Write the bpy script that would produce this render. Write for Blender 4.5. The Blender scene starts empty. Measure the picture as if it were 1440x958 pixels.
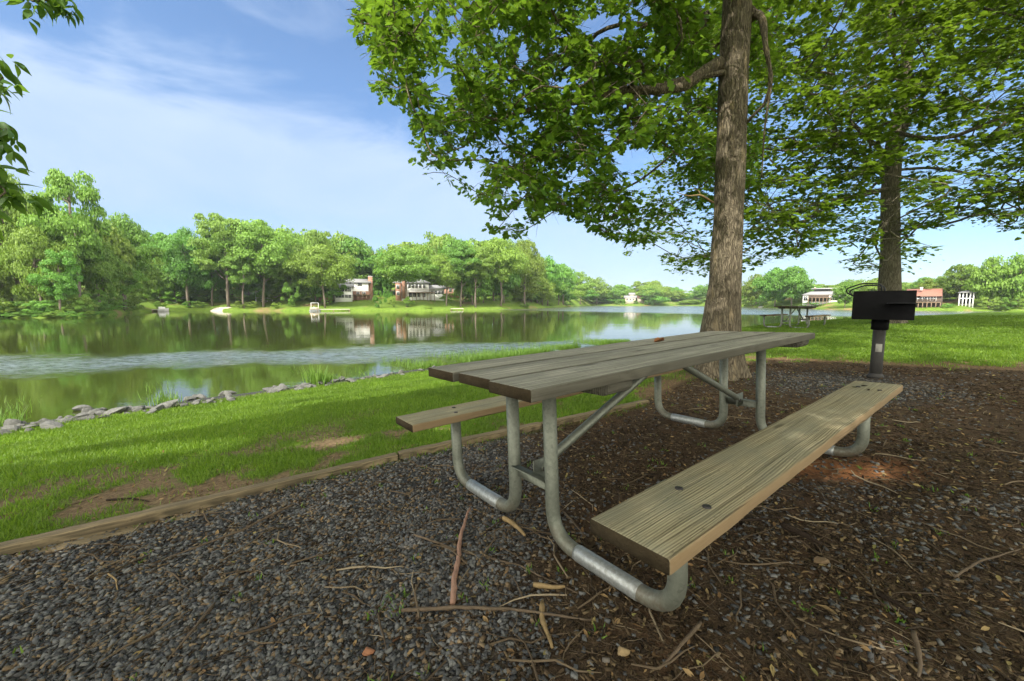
import bpy, math, random
import numpy as np
from math import radians, sin, cos, pi
from mathutils import Matrix, Vector

SC = bpy.context.scene
COL = SC.collection
rng = np.random.default_rng(7)
random.seed(7)

# ------------------------------------------------------------------ camera
FPX = 549.63                       # focal length in pixels of a 1440 px wide frame
PITCH = -0.0945
EYE = np.array([0.0, 0.0, 1.0])
_U = np.array([0, -sin(PITCH), cos(PITCH)])
_F = np.array([0, cos(PITCH), sin(PITCH)])
_R = np.array([1.0, 0, 0])
def ray(px, py): return _R*(px-720)/FPX + _U*(479-py)/FPX + _F
def at(px, py, Y):                 # point of the place seen at a photo pixel, Y metres ahead
    d = ray(px, py); return EYE + d*(Y/d[1])
def project(P):
    d = np.asarray(P) - EYE; z = d@_F
    zz = np.where(np.abs(z) < 1e-4, 1e-4, z)
    return 720+FPX*(d@_R)/zz, 479-FPX*(d@_U)/zz, z
cd = bpy.data.cameras.new('camera'); cam = bpy.data.objects.new('camera', cd); COL.objects.link(cam)
cd.sensor_width = 36; cd.lens = FPX/1440*36; cd.clip_end = 9000; cd.clip_start = .05
cam.location = EYE; cam.rotation_euler = (pi/2+PITCH, 0, 0)
SC.camera = cam

# ------------------------------------------------------------------ light
SUN_EL = radians(46)
SUN_AZ = math.atan2(-0.42, -0.91)                       # behind the camera and to the left
SUN_DIR = np.array([sin(SUN_AZ)*cos(SUN_EL), cos(SUN_AZ)*cos(SUN_EL), sin(SUN_EL)])   # towards the sun
sl = bpy.data.lights.new('sun', 'SUN'); so = bpy.data.objects.new('sun', sl); COL.objects.link(so)
sl.energy = 2.05; sl.angle = radians(.5); sl.color = (1, .95, .86)
so.rotation_euler = Vector(SUN_DIR).to_track_quat('Z', 'Y').to_euler()
W = bpy.data.worlds.new('World'); SC.world = W; W.use_nodes = True
SC.view_settings.view_transform = 'Standard'; SC.view_settings.look = 'None'
SC.view_settings.exposure = 1.92; SC.view_settings.gamma = 1

class G:
    """tiny node builder"""
    def __init__(s, nt): s.nt = nt
    def n(s, typ, ins=None, **kw):
        nd = s.nt.nodes.new(typ)
        for k, v in kw.items(): setattr(nd, k, v)
        for k, v in (ins or {}).items():
            sock = nd.inputs[k]
            if isinstance(v, bpy.types.NodeSocket): s.nt.links.new(v, sock)
            else: sock.default_value = v
        return nd
    def ramp(s, fac, stops, interp='LINEAR'):
        nd = s.n('ShaderNodeValToRGB', {0: fac}); cr = nd.color_ramp; cr.interpolation = interp
        while len(cr.elements) > 1: cr.elements.remove(cr.elements[-1])
        for i, (p, c) in enumerate(stops):
            e = cr.elements[0] if i == 0 else cr.elements.new(p)
            e.position = p; e.color = (*c, 1) if len(c) == 3 else c
        return nd.outputs[0]
    def math(s, op, a, b=None, clamp=False):
        ins = {0: a}
        if b is not None: ins[1] = b
        return s.n('ShaderNodeMath', ins, operation=op, use_clamp=clamp).outputs[0]
    def mix(s, f, a, b, typ='MIX'):
        nd = s.n('ShaderNodeMix', data_type='RGBA', blend_type=typ)
        for i, v in ((0, f), (6, a), (7, b)):
            if isinstance(v, bpy.types.NodeSocket): s.nt.links.new(v, nd.inputs[i])
            else: nd.inputs[i].default_value = (*v, 1) if isinstance(v, tuple) and len(v) == 3 else v
        return nd.outputs[2]
    def noise(s, vec, scale, detail=4, rough=.55, dist=0):
        ins = {'Scale': scale, 'Detail': detail, 'Roughness': rough, 'Distortion': dist}
        if vec is not None: ins['Vector'] = vec
        return s.n('ShaderNodeTexNoise', ins).outputs[0]
    def mapping(s, vec, scale=(1,1,1), rot=(0,0,0), loc=(0,0,0)):
        return s.n('ShaderNodeMapping', {'Vector': vec, 'Scale': scale, 'Rotation': rot, 'Location': loc}).outputs[0]
    def bump(s, h, strength=.5, dist=.01, normal=None):
        ins = {'Height': h, 'Strength': strength, 'Distance': dist}
        if normal is not None: ins['Normal'] = normal
        return s.n('ShaderNodeBump', ins).outputs[0]

# world: physical sky with thin cloud
g = G(W.node_tree); bg = W.node_tree.nodes['Background']
sky = g.n('ShaderNodeTexSky', sky_type='NISHITA', sun_disc=False, sun_elevation=SUN_EL, sun_rotation=SUN_AZ, air_density=1.0, dust_density=.6, ozone_density=2.2)
tc = g.n('ShaderNodeTexCoord').outputs['Generated']
def unit(v): v = np.array(v, float); return v/np.linalg.norm(v)
edge_n = unit(np.cross(ray(210, 95), ray(690, 235)))
if edge_n[2] < 0: edge_n = -edge_n
sd = g.n('ShaderNodeVectorMath', {0: tc, 1: tuple(edge_n)}, operation='DOT_PRODUCT').outputs['Value']
wob = g.noise(g.mapping(tc, (1, 1, 2.2)), 3.0, 5, .6, .6)
sd2 = g.math('ADD', sd, g.math('MULTIPLY', g.math('SUBTRACT', wob, .5), .30))
band = g.n('ShaderNodeMapRange', {0: sd2, 1: .05, 2: -.06, 3: 0, 4: 1}, interpolation_type='SMOOTHSTEP').outputs[0]
low = g.n('ShaderNodeMapRange', {0: sd2, 1: -.16, 2: -.34, 3: 1, 4: .35}, interpolation_type='SMOOTHSTEP').outputs[0]
wisp = g.n('ShaderNodeMapRange', {0: g.noise(g.mapping(tc, (1, 1.0, 2.2), (0, .35, 0)), 2.8, 7, .58, .5), 1: .25, 2: .7, 3: .62, 4: 1}).outputs[0]
cl = g.math('MULTIPLY', g.math('MULTIPLY', band, low), wisp)
thin = g.n('ShaderNodeMapRange', {0: g.noise(g.mapping(tc, (1, 1, 3)), 2.2, 6, .6, .8), 1: .52, 2: .8, 3: 0, 4: .5}).outputs[0]
cl = g.math('MULTIPLY', g.math('MAXIMUM', cl, thin), .72)
sepd = g.n('ShaderNodeSeparateXYZ', {0: tc}).outputs
fill_veil = g.n('ShaderNodeMapRange', {0: sepd[1], 1: .38, 2: -.1, 3: 0, 4: .85}, interpolation_type='SMOOTHSTEP').outputs[0]
# added fill light: unseen bright white veil behind the camera, lifts the shade
skyc = g.mix(g.math('MULTIPLY', cl, 1.0, True), sky.outputs[0], (4.3, 4.6, 5.2))
tone = g.ramp(sepd[2], [(0, (.66, .76, .88)), (.18, (.80, .90, 1)), (.45, (1.02, 1.12, 1.20))])
skyc = g.mix(1.0, skyc, tone, 'MULTIPLY')
skyc = g.mix(fill_veil, skyc, (23, 22, 19.2))
W.node_tree.links.new(skyc, bg.inputs[0]); bg.inputs[1].default_value = .0535

# ------------------------------------------------------------------ materials
def mat(name, rough=.7, spec=.3, metal=0):
    m = bpy.data.materials.new(name); m.use_nodes = True
    b = m.node_tree.nodes['Principled BSDF']
    b.inputs['Roughness'].default_value = rough; b.inputs['Metallic'].default_value = metal
    b.inputs['Specular IOR Level'].default_value = spec
    return m, G(m.node_tree), b
def link(g, a, b): g.nt.links.new(a, b)
def objc(g): return g.n('ShaderNodeTexCoord').outputs['Object']
def rndobj(g): return g.n('ShaderNodeObjectInfo').outputs['Random']
def island(g): return g.n('ShaderNodeNewGeometry').outputs['Random Per Island']

def plain(name, c, rough=.7, metal=0, var=.25, sc=6, spec=.3, bump=0):
    m, g, b = mat(name, rough, spec, metal)
    nz = g.noise(objc(g), sc, 5, .6)
    col = g.mix(nz, tuple(x*(1-var) for x in c), tuple(min(1, x*(1+var)) for x in c))
    link(g, col, b.inputs['Base Color'])
    if bump: link(g, g.bump(g.noise(objc(g), sc*6, 4), bump, .01), b.inputs['Normal'])
    return m

def wood(name, dark, lightc, stain, stain_amt, groove=.8, edge=None):
    m, g, b = mat(name, .82, .2)
    off = g.n('ShaderNodeVectorMath', {0: objc(g), 1: g.n('ShaderNodeCombineXYZ', {0: g.math('MULTIPLY', rndobj(g), 37.), 1: g.math('MULTIPLY', rndobj(g), 11.), 2: 0}).outputs[0]}, operation='ADD').outputs[0]
    warp = g.noise(g.mapping(off, (.8, 4, 4)), 1.5, 2)
    v2 = g.n('ShaderNodeVectorMath', {0: off, 1: g.n('ShaderNodeCombineXYZ', {0: 0, 1: g.math('MULTIPLY', g.math('SUBTRACT', warp, .5), .05), 2: 0}).outputs[0]}, operation='ADD').outputs[0]
    fine = g.noise(g.mapping(v2, (1.3, 120, 60)), 1.0, 5, .62, .35)
    ring = g.n('ShaderNodeTexWave', {'Vector': g.mapping(v2, (.35, 16, 16)), 'Scale': 2.6, 'Distortion': 2.6, 'Detail': 3, 'Detail Scale': 1.2}, wave_type='BANDS', bands_direction='Y').outputs[1]
    grain = g.math('ADD', g.math('MULTIPLY', fine, .78), g.math('MULTIPLY', ring, .22))
    col = g.ramp(grain, [(.34, dark), (.5, tuple((a+c)/2 for a, c in zip(dark, lightc))), (.66, lightc)])
    blot = g.ramp(g.noise(g.mapping(off, (1, 2.2, 2)), 3.2, 5, .65), [(.42, (0, 0, 0)), (.68, (1, 1, 1))])
    col = g.mix(g.math('MULTIPLY', blot, stain_amt), col, stain)
    kn = g.n('ShaderNodeTexVoronoi', {'Vector': g.mapping(v2, (1.5, 7, 7)), 'Scale': 1.0, 'Randomness': 1}).outputs[0]
    col = g.mix(g.ramp(kn, [(.05, (.75,)*3), (.11, (0, 0, 0))]), col, tuple(x*.45 for x in dark))
    yb_ = g.math('ABSOLUTE', g.n('ShaderNodeSeparateXYZ', {0: objc(g)}).outputs[1])
    col = g.mix(g.n('ShaderNodeMapRange', {0: g.math('ADD', yb_, g.math('MULTIPLY', warp, .012)), 1: .108, 2: .122, 3: 0, 4: .55}).outputs[0], col, tuple(x*.6 for x in dark))
    speck = g.ramp(g.noise(g.mapping(off, (26, 60, 60)), 1.6, 3), [(.62, (0, 0, 0)), (.72, (1, 1, 1))])
    col = g.mix(g.math('MULTIPLY', speck, .45), col, tuple(x*.35 for x in dark))
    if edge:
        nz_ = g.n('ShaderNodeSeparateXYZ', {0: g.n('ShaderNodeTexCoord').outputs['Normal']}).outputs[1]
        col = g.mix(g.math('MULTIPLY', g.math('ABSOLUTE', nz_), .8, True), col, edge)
    link(g, col, b.inputs['Base Color'])
    crack = g.ramp(g.noise(g.mapping(v2, (1.2, 55, 30), loc=(4, 2, 1)), 1.0, 2), [(.30, (0, 0, 0)), (.42, (1, 1, 1))])
    link(g, g.bump(g.math('ADD', grain, crack), groove, .004), b.inputs['Normal'])
    return m
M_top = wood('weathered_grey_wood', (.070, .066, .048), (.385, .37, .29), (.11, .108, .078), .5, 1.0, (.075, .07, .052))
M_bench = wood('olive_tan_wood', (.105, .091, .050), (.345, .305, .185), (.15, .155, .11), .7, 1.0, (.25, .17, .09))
M_timber = wood('landscape_timber_wood', (.07, .055, .032), (.24, .185, .105), (.07, .06, .036), .7)
M_end = plain('cut_end_wood', (.045, .034, .019), .9, 0, .6, 40, .1, .6)

def metal(name, c, rough, var=.3, dirt=0):
    m, g, b = mat(name, rough, .5, .55)
    nz = g.noise(objc(g), 9, 6, .65)
    st = g.noise(g.mapping(objc(g), (3, 3, 3)), 22, 4, .7)
    col = g.mix(g.math('MULTIPLY', nz, st), tuple(x*(1+var) for x in c), tuple(x*(1-var)*.7 for x in c))
    sp = g.n('ShaderNodeTexVoronoi', {'Vector': objc(g), 'Scale': 85, 'Randomness': 1}).outputs[1]
    col = g.mix(.3, col, g.mix(1.0, col, g.n('ShaderNodeHueSaturation', {'Saturation': 0, 'Value': 1.15, 'Color': sp}).outputs[0], 'MULTIPLY'))
    if dirt:
        zz_ = g.n('ShaderNodeSeparateXYZ', {0: objc(g)}).outputs[2]
        dm = g.n('ShaderNodeMapRange', {0: g.math('ADD', zz_, g.math('MULTIPLY', g.math('SUBTRACT', nz, .5), .22)), 1: .02, 2: .13, 3: dirt, 4: 0}, interpolation_type='SMOOTHSTEP').outputs[0]
        dm = g.math('MULTIPLY', dm, g.n('ShaderNodeMapRange', {0: st, 1: .35, 2: .6, 3: .25, 4: 1}).outputs[0])
        col = g.mix(dm, col, (.085, .062, .038)); link(g, g.n('ShaderNodeMapRange', {0: dm, 3: .55, 4: 0}).outputs[0], b.inputs['Metallic'])
    link(g, col, b.inputs['Base Color'])
    link(g, g.n('ShaderNodeMapRange', {0: nz, 3: rough-.12, 4: rough+.2}).outputs[0], b.inputs['Roughness'])
    link(g, g.bump(st, .12, .003), b.inputs['Normal'])
    return m
M_pipe = metal('galvanised_pipe', (.145, .155, .122), .5, .4, .8)
M_shiny = metal('bare_galvanised_sleeve', (.27, .29, .28), .36, .4, .35)
M_bolt = plain('rusty_bolt', (.045, .042, .04), .6, .6)
M_black = plain('black_painted_steel', (.0035, .0035, .004), .75, 0, .5, 14, .1, .1)
M_post = plain('dark_grey_post_steel', (.035, .033, .03), .7, 0, .5, 16, .3, .15)
M_tag = plain('pale_tag', (.27, .265, .23), .6)
M_rod = plain('dark_rod', (.01, .011, .012), .5, .2)

def bark(name, dark, lightc, pale, pamt, sc=1.0):
    m, g, b = mat(name, .92, .12)
    o = objc(g)
    v = g.n('ShaderNodeTexVoronoi', {'Vector': g.mapping(g.n('ShaderNodeVectorMath', {0: o, 1: g.n('ShaderNodeVectorMath', {0: g.n('ShaderNodeTexNoise', {'Vector': o, 'Scale': 7, 'Detail': 4}).outputs[1], 3: .09}, operation='SCALE').outputs[0]}, operation='ADD').outputs[0], (21*sc, 21*sc, 2.6*sc)), 'Scale': 1.6, 'Randomness': 1}, feature='DISTANCE_TO_EDGE').outputs[0]
    f = g.noise(g.mapping(o, (24*sc, 24*sc, 5*sc)), 1.6, 6, .68)
    h = g.math('ADD', g.math('MULTIPLY', g.ramp(v, [(0, (0, 0, 0)), (.30, (1, 1, 1))]), .42), g.math('MULTIPLY', f, .85))
    col = g.ramp(h, [(.25, dark), (.85, lightc)])
    bl = g.ramp(g.noise(g.mapping(o, (5, 5, 1.1)), 1.7, 5, .7), [(.56, (0, 0, 0)), (.66, (1, 1, 1))])
    col = g.mix(g.math('MULTIPLY', bl, pamt), col, pale)
    link(g, col, b.inputs['Base Color']); link(g, g.bump(h, 1, .03), b.inputs['Normal'])
    return m
M_oak = bark('oak_bark', (.036, .029, .020), (.20, .168, .115), (.36, .28, .165), .6)
M_maple = bark('maple_bark', (.045, .04, .028), (.17, .15, .105), (.17, .16, .11), .4, .8)
M_farbark = plain('far_bark', (.16, .13, .10), .9, 0, .4, 3)
M_twig = plain('dry_twig_wood', (.10, .075, .05), .9, 0, .5, 40, .1, .3)
M_pink = plain('pinkish_stick_bark', (.27, .16, .11), .85, 0, .4, 30, .2, .4)
M_dark = plain('rotten_dark_wood', (.028, .02, .014), .95, 0, .5, 30, .1, .5)
M_yellow = plain('split_yellow_wood', (.22, .155, .075), .9, 0, .5, 40, .1, .4)

def leafmat(name, c0, c1, trans=.35, obvar=.0, rough=.5, patch=None):
    m, g, b = mat(name, rough, .3)
    r = island(g)
    col = g.ramp(r, [(0, c0), (.55, tuple((a+c)/2 for a, c in zip(c0, c1))), (1, c1)])
    if patch:
        pn = g.noise(g.n('ShaderNodeNewGeometry').outputs['Position'], 1.1, 6, .68)
        col = g.mix(g.ramp(pn, [(.38, (0,0,0)), (.62, (1,1,1))]), col, g.mix(.65, col, patch))
    if obvar:
        hs = g.n('ShaderNodeHueSaturation', {'Hue': g.n('ShaderNodeMapRange', {0: rndobj(g), 3: .5-obvar*.14, 4: .5+obvar*.10}).outputs[0], 'Saturation': 1.0,
              'Value': g.n('ShaderNodeMapRange', {0: g.math('FRACT', g.math('MULTIPLY', rndobj(g), 7.31)), 3: 1-obvar*.9, 4: 1+obvar*.8}).outputs[0], 'Color': col})
        col = hs.outputs[0]
    link(g, col, b.inputs['Base Color'])
    t = g.n('ShaderNodeBsdfTranslucent', {'Color': g.mix(.35, col, (.35, .55, .03))})
    mx = g.n('ShaderNodeMixShader', {0: trans}); link(g, b.outputs[0], mx.inputs[1]); link(g, t.outputs[0], mx.inputs[2])
    link(g, mx.outputs[0], m.node_tree.nodes['Material Output'].inputs[0])
    return m
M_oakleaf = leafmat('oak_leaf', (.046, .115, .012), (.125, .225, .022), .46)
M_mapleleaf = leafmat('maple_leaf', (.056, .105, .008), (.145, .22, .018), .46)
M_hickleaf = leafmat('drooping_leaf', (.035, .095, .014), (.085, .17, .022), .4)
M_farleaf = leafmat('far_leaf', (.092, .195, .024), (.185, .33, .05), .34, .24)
M_grassblade = leafmat('grass_blade', (.085, .175, .012), (.205, .31, .03), .35, patch=(.055, .10, .012))
M_reed = leafmat('reed_blade', (.08, .17, .022), (.16, .26, .045), .35)
M_weed = leafmat('weed_leaf', (.05, .12, .012), (.13, .22, .03), .35)
def islandmat(name, stops, rough=.9, spec=.2, bump=0):
    m, g, b = mat(name, rough, spec)
    col = g.ramp(island(g), stops)
    nz = g.noise(objc(g), 90, 3, .6)
    col = g.mix(g.math('MULTIPLY', nz, .5), col, g.mix(.5, col, (.02, .018, .015)))
    link(g, col, b.inputs['Base Color'])
    if bump: link(g, g.bump(nz, bump, .004), b.inputs['Normal'])
    return m
M_gravel = islandmat('crushed_stone', [(0, (.032, .032, .031)), (.3, (.068, .069, .067)), (.62, (.118, .119, .113)), (.80, (.175, .174, .16)), (.86, (.12, .082, .045)), (.93, (.22, .165, .095)), (1, (.085, .055, .032))], .85, .25, .3)
M_twigl = islandmat('twig_bits', [(0, (.035, .025, .015)), (.5, (.075, .054, .033)), (.85, (.14, .105, .065)), (1, (.28, .23, .15))], .9, .15)
M_mulch = islandmat('bark_mulch', [(0, (.022, .016, .010)), (.4, (.048, .033, .019)), (.72, (.085, .060, .034)), (.9, (.135, .098, .054)), (.97, (.20, .15, .08)), (1, (.08, .038, .018))], .95, .1)
M_litter = islandmat('dead_leaf', [(0, (.10, .06, .026)), (.4, (.20, .12, .05)), (.75, (.28, .19, .085)), (1, (.20, .19, .06))], .8, .2)
M_rock = plain('riprap_stone', (.125, .125, .115), .95, 0, .8, 5, .12, .9)

# ------------------------------------------------------------------ mesh helpers
def mk(name, V, F, m=None, parent=None, smooth=False, link_it=True):
    V = np.asarray(V, np.float32); Fs = F if isinstance(F, (list, tuple)) else [F]
    Fs = [np.asarray(f, np.int32) for f in Fs if len(f)]
    me = bpy.data.meshes.new(name)
    me.vertices.add(len(V)); me.vertices.foreach_set('co', V.ravel())
    nl = sum(f.size for f in Fs); npoly = sum(len(f) for f in Fs)
    me.loops.add(nl); me.loops.foreach_set('vertex_index', np.concatenate([f.ravel() for f in Fs]))
    me.polygons.add(npoly)
    tot = np.concatenate([np.full(len(f), f.shape[1], np.int32) for f in Fs])
    st = np.concatenate([[0], np.cumsum(tot)[:-1]]).astype(np.int32)
    me.polygons.foreach_set('loop_start', st)
    if smooth: me.polygons.foreach_set('use_smooth', np.ones(npoly, bool))
    me.update(calc_edges=True); me.validate()
    for mm in (m if isinstance(m, (list, tuple)) else [m]):
        if mm is not None: me.materials.append(mm)
    if not link_it: return me
    o = bpy.data.objects.new(name, me); COL.objects.link(o)
    if parent is not None: o.parent = parent
    return o
class MB:
    def __init__(s): s.V = []; s.F = {}; s.k = 0
    def add(s, V, F):
        V = np.asarray(V, float)
        for f in (F if isinstance(F, (list, tuple)) and len(F) and isinstance(F[0], np.ndarray) and F[0].ndim == 2 else [np.asarray(F)]):
            if len(f): s.F.setdefault(f.shape[1], []).append(f+s.k)
        s.V.append(V); s.k += len(V); return s
    def arrays(s): return np.concatenate(s.V), [np.concatenate(x) for x in s.F.values()]
    def build(s, name, m, parent=None, smooth=False): 
        V, F = s.arrays(); return mk(name, V, F, m, parent, smooth)
def box(x0, x1, y0, y1, z0, z1):
    V = np.array([[x, y, z] for x in (x0, x1) for y in (y0, y1) for z in (z0, z1)], float)
    F = np.array([[0,1,3,2],[4,6,7,5],[0,4,5,1],[2,3,7,6],[0,2,6,4],[1,5,7,3]])
    return V, F
def bbox(x0, x1, y0, y1, z0, z1, r=.006):          # bevelled box
    V = []
    xs, ys, zs = (x0, x0+r, x1-r, x1), (y0, y0+r, y1-r, y1), (z0, z0+r, z1-r, z1)
    idx = {}
    def vid(i, j, k):
        if (i, j, k) not in idx: idx[(i, j, k)] = len(V); V.append((xs[i], ys[j], zs[k]))
        return idx[(i, j, k)]
    F4, F3 = [], []
    for a, s in ((0, 0), (0, 3), (1, 0), (1, 3), (2, 0), (2, 3)):
        q = []
        for u, v in ((1, 1), (2, 1), (2, 2), (1, 2)):
            t = [u, v]; t.insert(a, s); q.append(vid(*t))
        F4.append(q)
    for a in range(3):
        for s1 in (0, 3):
            for s2 in (0, 3):
                q = []
                for w, e in ((1, 0), (2, 0), (2, 1), (1, 1)):
                    o = [s1, 1 if s2 == 0 else 2] if e == 0 else [1 if s1 == 0 else 2, s2]
                    t = o[:]; t.insert(a, w); q.append(vid(*t))
                F4.append(q)
    for i in (0, 3):
        for j in (0, 3):
            for k in (0, 3):
                ii, jj, kk = (1 if i == 0 else 2), (1 if j == 0 else 2), (1 if k == 0 else 2)
                F3.append([vid(i, jj, kk), vid(ii, j, kk), vid(ii, jj, k)])
    return np.array(V, float), [np.array(F4), np.array(F3)]
def tube(P, R, seg=12, cap=True):
    P = np.asarray(P, float); n = len(P); R = np.broadcast_to(np.asarray(R, float), (n,))
    T = np.gradient(P, axis=0); T /= np.maximum(np.linalg.norm(T, axis=1, keepdims=True), 1e-9)
    ref = np.array([0, 0, 1.]) if abs(T[0][2]) < .9 else np.array([1., 0, 0])
    N = np.cross(T[0], ref); N /= np.linalg.norm(N)
    V = []; a = np.linspace(0, 2*pi, seg, endpoint=False)
    for i in range(n):
        N = N-T[i]*(N@T[i]); N /= np.linalg.norm(N); B = np.cross(T[i], N)
        V.append(P[i]+R[i]*(np.cos(a)[:, None]*N+np.sin(a)[:, None]*B))
    V = np.concatenate(V)
    i = np.arange(n-1)[:, None]*seg; j = np.arange(seg)[None]; k = (j+1) % seg
    F = [np.stack([i+j, i+k, i+seg+k, i+seg+j], -1).reshape(-1, 4)]
    if cap:
        V = np.concatenate([V, P[:1], P[-1:]]); c0, c1 = n*seg, n*seg+1; jj = np.arange(seg); kk = (jj+1) % seg
        F.append(np.concatenate([np.stack([np.full(seg, c0), kk, jj], 1), np.stack([np.full(seg, c1), (n-1)*seg+jj, (n-1)*seg+kk], 1)]))
    return V, F
def fillet(pts, r, n=8):
    pts = [np.asarray(p, float) for p in pts]; out = [pts[0]]
    for a, b, c in zip(pts, pts[1:], pts[2:]):
        u = (a-b)/np.linalg.norm(a-b); w = (c-b)/np.linalg.norm(c-b)
        for t in np.linspace(0, 1, n):
            p0, p2 = b+u*r, b+w*r; out.append((1-t)**2*p0+2*t*(1-t)*b+t*t*p2)
    out.append(pts[-1]); return np.array(out)
def resample(P, step):
    P = np.asarray(P, float); d = np.concatenate([[0], np.cumsum(np.linalg.norm(np.diff(P, axis=0), axis=1))])
    n = max(2, int(d[-1]/step)+1); t = np.linspace(0, d[-1], n)
    return np.stack([np.interp(t, d, P[:, i]) for i in range(P.shape[1])], 1)
def rotm(yaw, pitch, roll):
    cy, sy, cp, sp, cr, sr = np.cos(yaw), np.sin(yaw), np.cos(pitch), np.sin(pitch), np.cos(roll), np.sin(roll)
    z = np.zeros_like(cy); o = np.ones_like(cy)
    Z = np.stack([np.stack([cy, -sy, z], -1), np.stack([sy, cy, z], -1), np.stack([z, z, o], -1)], -2)
    Y = np.stack([np.stack([cp, z, sp], -1), np.stack([z, o, z], -1), np.stack([-sp, z, cp], -1)], -2)
    X = np.stack([np.stack([o, z, z], -1), np.stack([z, cr, -sr], -1), np.stack([z, sr, cr], -1)], -2)
    return Z@Y@X
def frame_from(nrm, tang):
    n = nrm/np.linalg.norm(nrm, axis=1, keepdims=True)
    t = tang-n*(tang*n).sum(1, keepdims=True); t /= np.maximum(np.linalg.norm(t, axis=1, keepdims=True), 1e-6)
    return np.stack([t, np.cross(n, t), n], -1)
def inst(V, F, pos, Rm, S):
    V = np.asarray(V, float); K = len(pos); n = len(V)
    S = np.asarray(S, float); S = S[:, None, None] if S.ndim == 1 else S[:, None, :]
    out = np.einsum('kij,knj->kni', Rm, V[None]*S)+pos[:, None]
    off = (np.arange(K)*n)[:, None, None]
    return out.reshape(-1, 3), [(np.asarray(f)[None]+off).reshape(-1, np.asarray(f).shape[1]) for f in (F if isinstance(F, list) else [F])]
def tag(o, label=None, cat=None, group=None, kind=None):
    if label: o['label'] = label
    if cat: o['category'] = cat
    if group: o['group'] = group
    if kind: o['kind'] = kind
    return o
def empty(name, loc=(0, 0, 0), rz=0, label=None, cat=None, group=None):
    o = bpy.data.objects.new(name, None); COL.objects.link(o); o.empty_display_size = .1
    o.location = loc; o.rotation_euler = (0, 0, rz); return tag(o, label, cat, group)
def copy_tree(o, parent=None):
    c = o.copy(); COL.objects.link(c); c.parent = parent
    if parent is not None: c.matrix_parent_inverse = o.matrix_parent_inverse.copy()
    for ch in list(o.children): copy_tree(ch, c)
    return c
def vnoise(x, y, s, seed=0):
    x = np.asarray(x)*s; y = np.asarray(y)*s; r = np.zeros(np.broadcast(x, y).shape)
    def h(i, j): 
        n = (np.sin(i*127.1+j*311.7+seed*74.7)*43758.5453); return n-np.floor(n)
    for o, a in ((1, .55), (2.1, .3), (4.3, .15)):
        X, Y = x*o, y*o; i, j = np.floor(X), np.floor(Y); u, v = X-i, Y-j; u = u*u*(3-2*u); v = v*v*(3-2*v)
        r = r+a*((h(i, j)*(1-u)+h(i+1, j)*u)*(1-v)+(h(i, j+1)*(1-u)+h(i+1, j+1)*u)*v)
    return r
def sstep(a, b, x): t = np.clip((x-a)/(b-a), 0, 1); return t*t*(3-2*t)

# ------------------------------------------------------------------ ground
WATER = -1.0
SHORE = np.array([(-300,-286),(-80,-65.6),(-8.1,6.3),(-2.6,11.8),(3,17.4),(8,21.5),(14,24),(25,27),(45,32),(90,40),(400,70),(3000,300)], float)
def seg_dist(x, y, P, closed=False):
    d = np.full(np.shape(x), 1e9); Q = np.vstack([P, P[:1]]) if closed else P
    for (ax, ay), (bx, by) in zip(Q[:-1], Q[1:]):
        L = (bx-ax)**2+(by-ay)**2; t = np.clip(((x-ax)*(bx-ax)+(y-ay)*(by-ay))/L, 0, 1)
        d = np.minimum(d, np.hypot(x-ax-t*(bx-ax), y-ay-t*(by-ay)))
    return d
def shore_s(x, y): return seg_dist(x, y, SHORE)*np.sign(np.interp(x, SHORE[:, 0], SHORE[:, 1])-y)
def ground_z(x, y):
    x = np.asarray(x, float); y = np.asarray(y, float)
    s = shore_s(x, y)+.25*(vnoise(x, y, .6, 3)-.5)
    p = .03926*40*np.tanh(x/40)-.01689*30*np.tanh(y/30)-.0024
    k = 1-np.clip(s/6.6, 0, 1); k = k*k*(3-2*k)
    z = p+(-.97-p)*k
    return np.where(s < 0, -.97+np.maximum(s, -12)*.22, z)
BED = np.array([(-9,-2.2),(-2.33,1.68),(-.79,2.64),(1.28,3.84),(1.9,4.5),(2.9,5.6),(3.7,6.1),(4.4,6.45),(5.4,5.6),(6.3,4.75),(8,3.9),(12,2),(12,-9),(-9,-9)], float)
def inside(x, y, P):
    r = np.zeros(np.shape(x), bool); n = len(P)
    for i in range(n):
        (x0, y0), (x1, y1) = P[i], P[(i+1) % n]
        c = ((y0 > y) != (y1 > y)) & (x < (x1-x0)*(y-y0)/((y1-y0) if y1 != y0 else 1e-9)+x0); r ^= c
    return r
def bed_s(x, y):                                     # signed distance into the mulch bed
    return seg_dist(x, y, BED, True)*np.where(inside(x, y, BED), 1, -1)
def lawn_mask(x, y):
    b = bed_s(x, y); nat = sstep(1.3, 2.4, x)          # right of the timbers the edge is ragged
    b = b+nat*((vnoise(x, y, .9, 5)-.5)*1.1+(vnoise(x, y, 4.5, 6)-.5)*.9)
    m = sstep(.10+.25*nat, -.05-1.25*nat, b)
    near = np.clip(1+np.minimum(b, 0)/1.9, 0, 1)
    bare = sstep(.55, .64, vnoise(x, y, 1.15, 9)*.55+vnoise(x, y, 5.5, 19)*.32+near*.22)    # worn, littered strip beside the timbers
    return m*(1-.97*bare*np.minimum(1, near*1.5))*sstep(.15, .7, shore_s(x, y))
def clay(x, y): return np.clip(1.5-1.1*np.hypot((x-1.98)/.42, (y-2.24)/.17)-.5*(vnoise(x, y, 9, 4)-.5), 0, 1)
def gravel_mask(x, y):
    w = x+.55*(vnoise(x, y, 1.1, 21)-.5)+.35*(vnoise(x, y, 3.5, 22)-.5)
    a = sstep(.35, -.35, w-.12*(y-1.5))
    c = .34*sstep(.52, .66, vnoise(x, y, .8, 31))*sstep(1.2, .4, np.abs(y-1.0)/1.5)
    d = .8*sstep(1.3, .3, np.hypot(x-3.9, y-4.5))
    return np.clip(np.maximum(np.maximum(a, c), d), 0, 1)*(1-clay(x, y))

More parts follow.
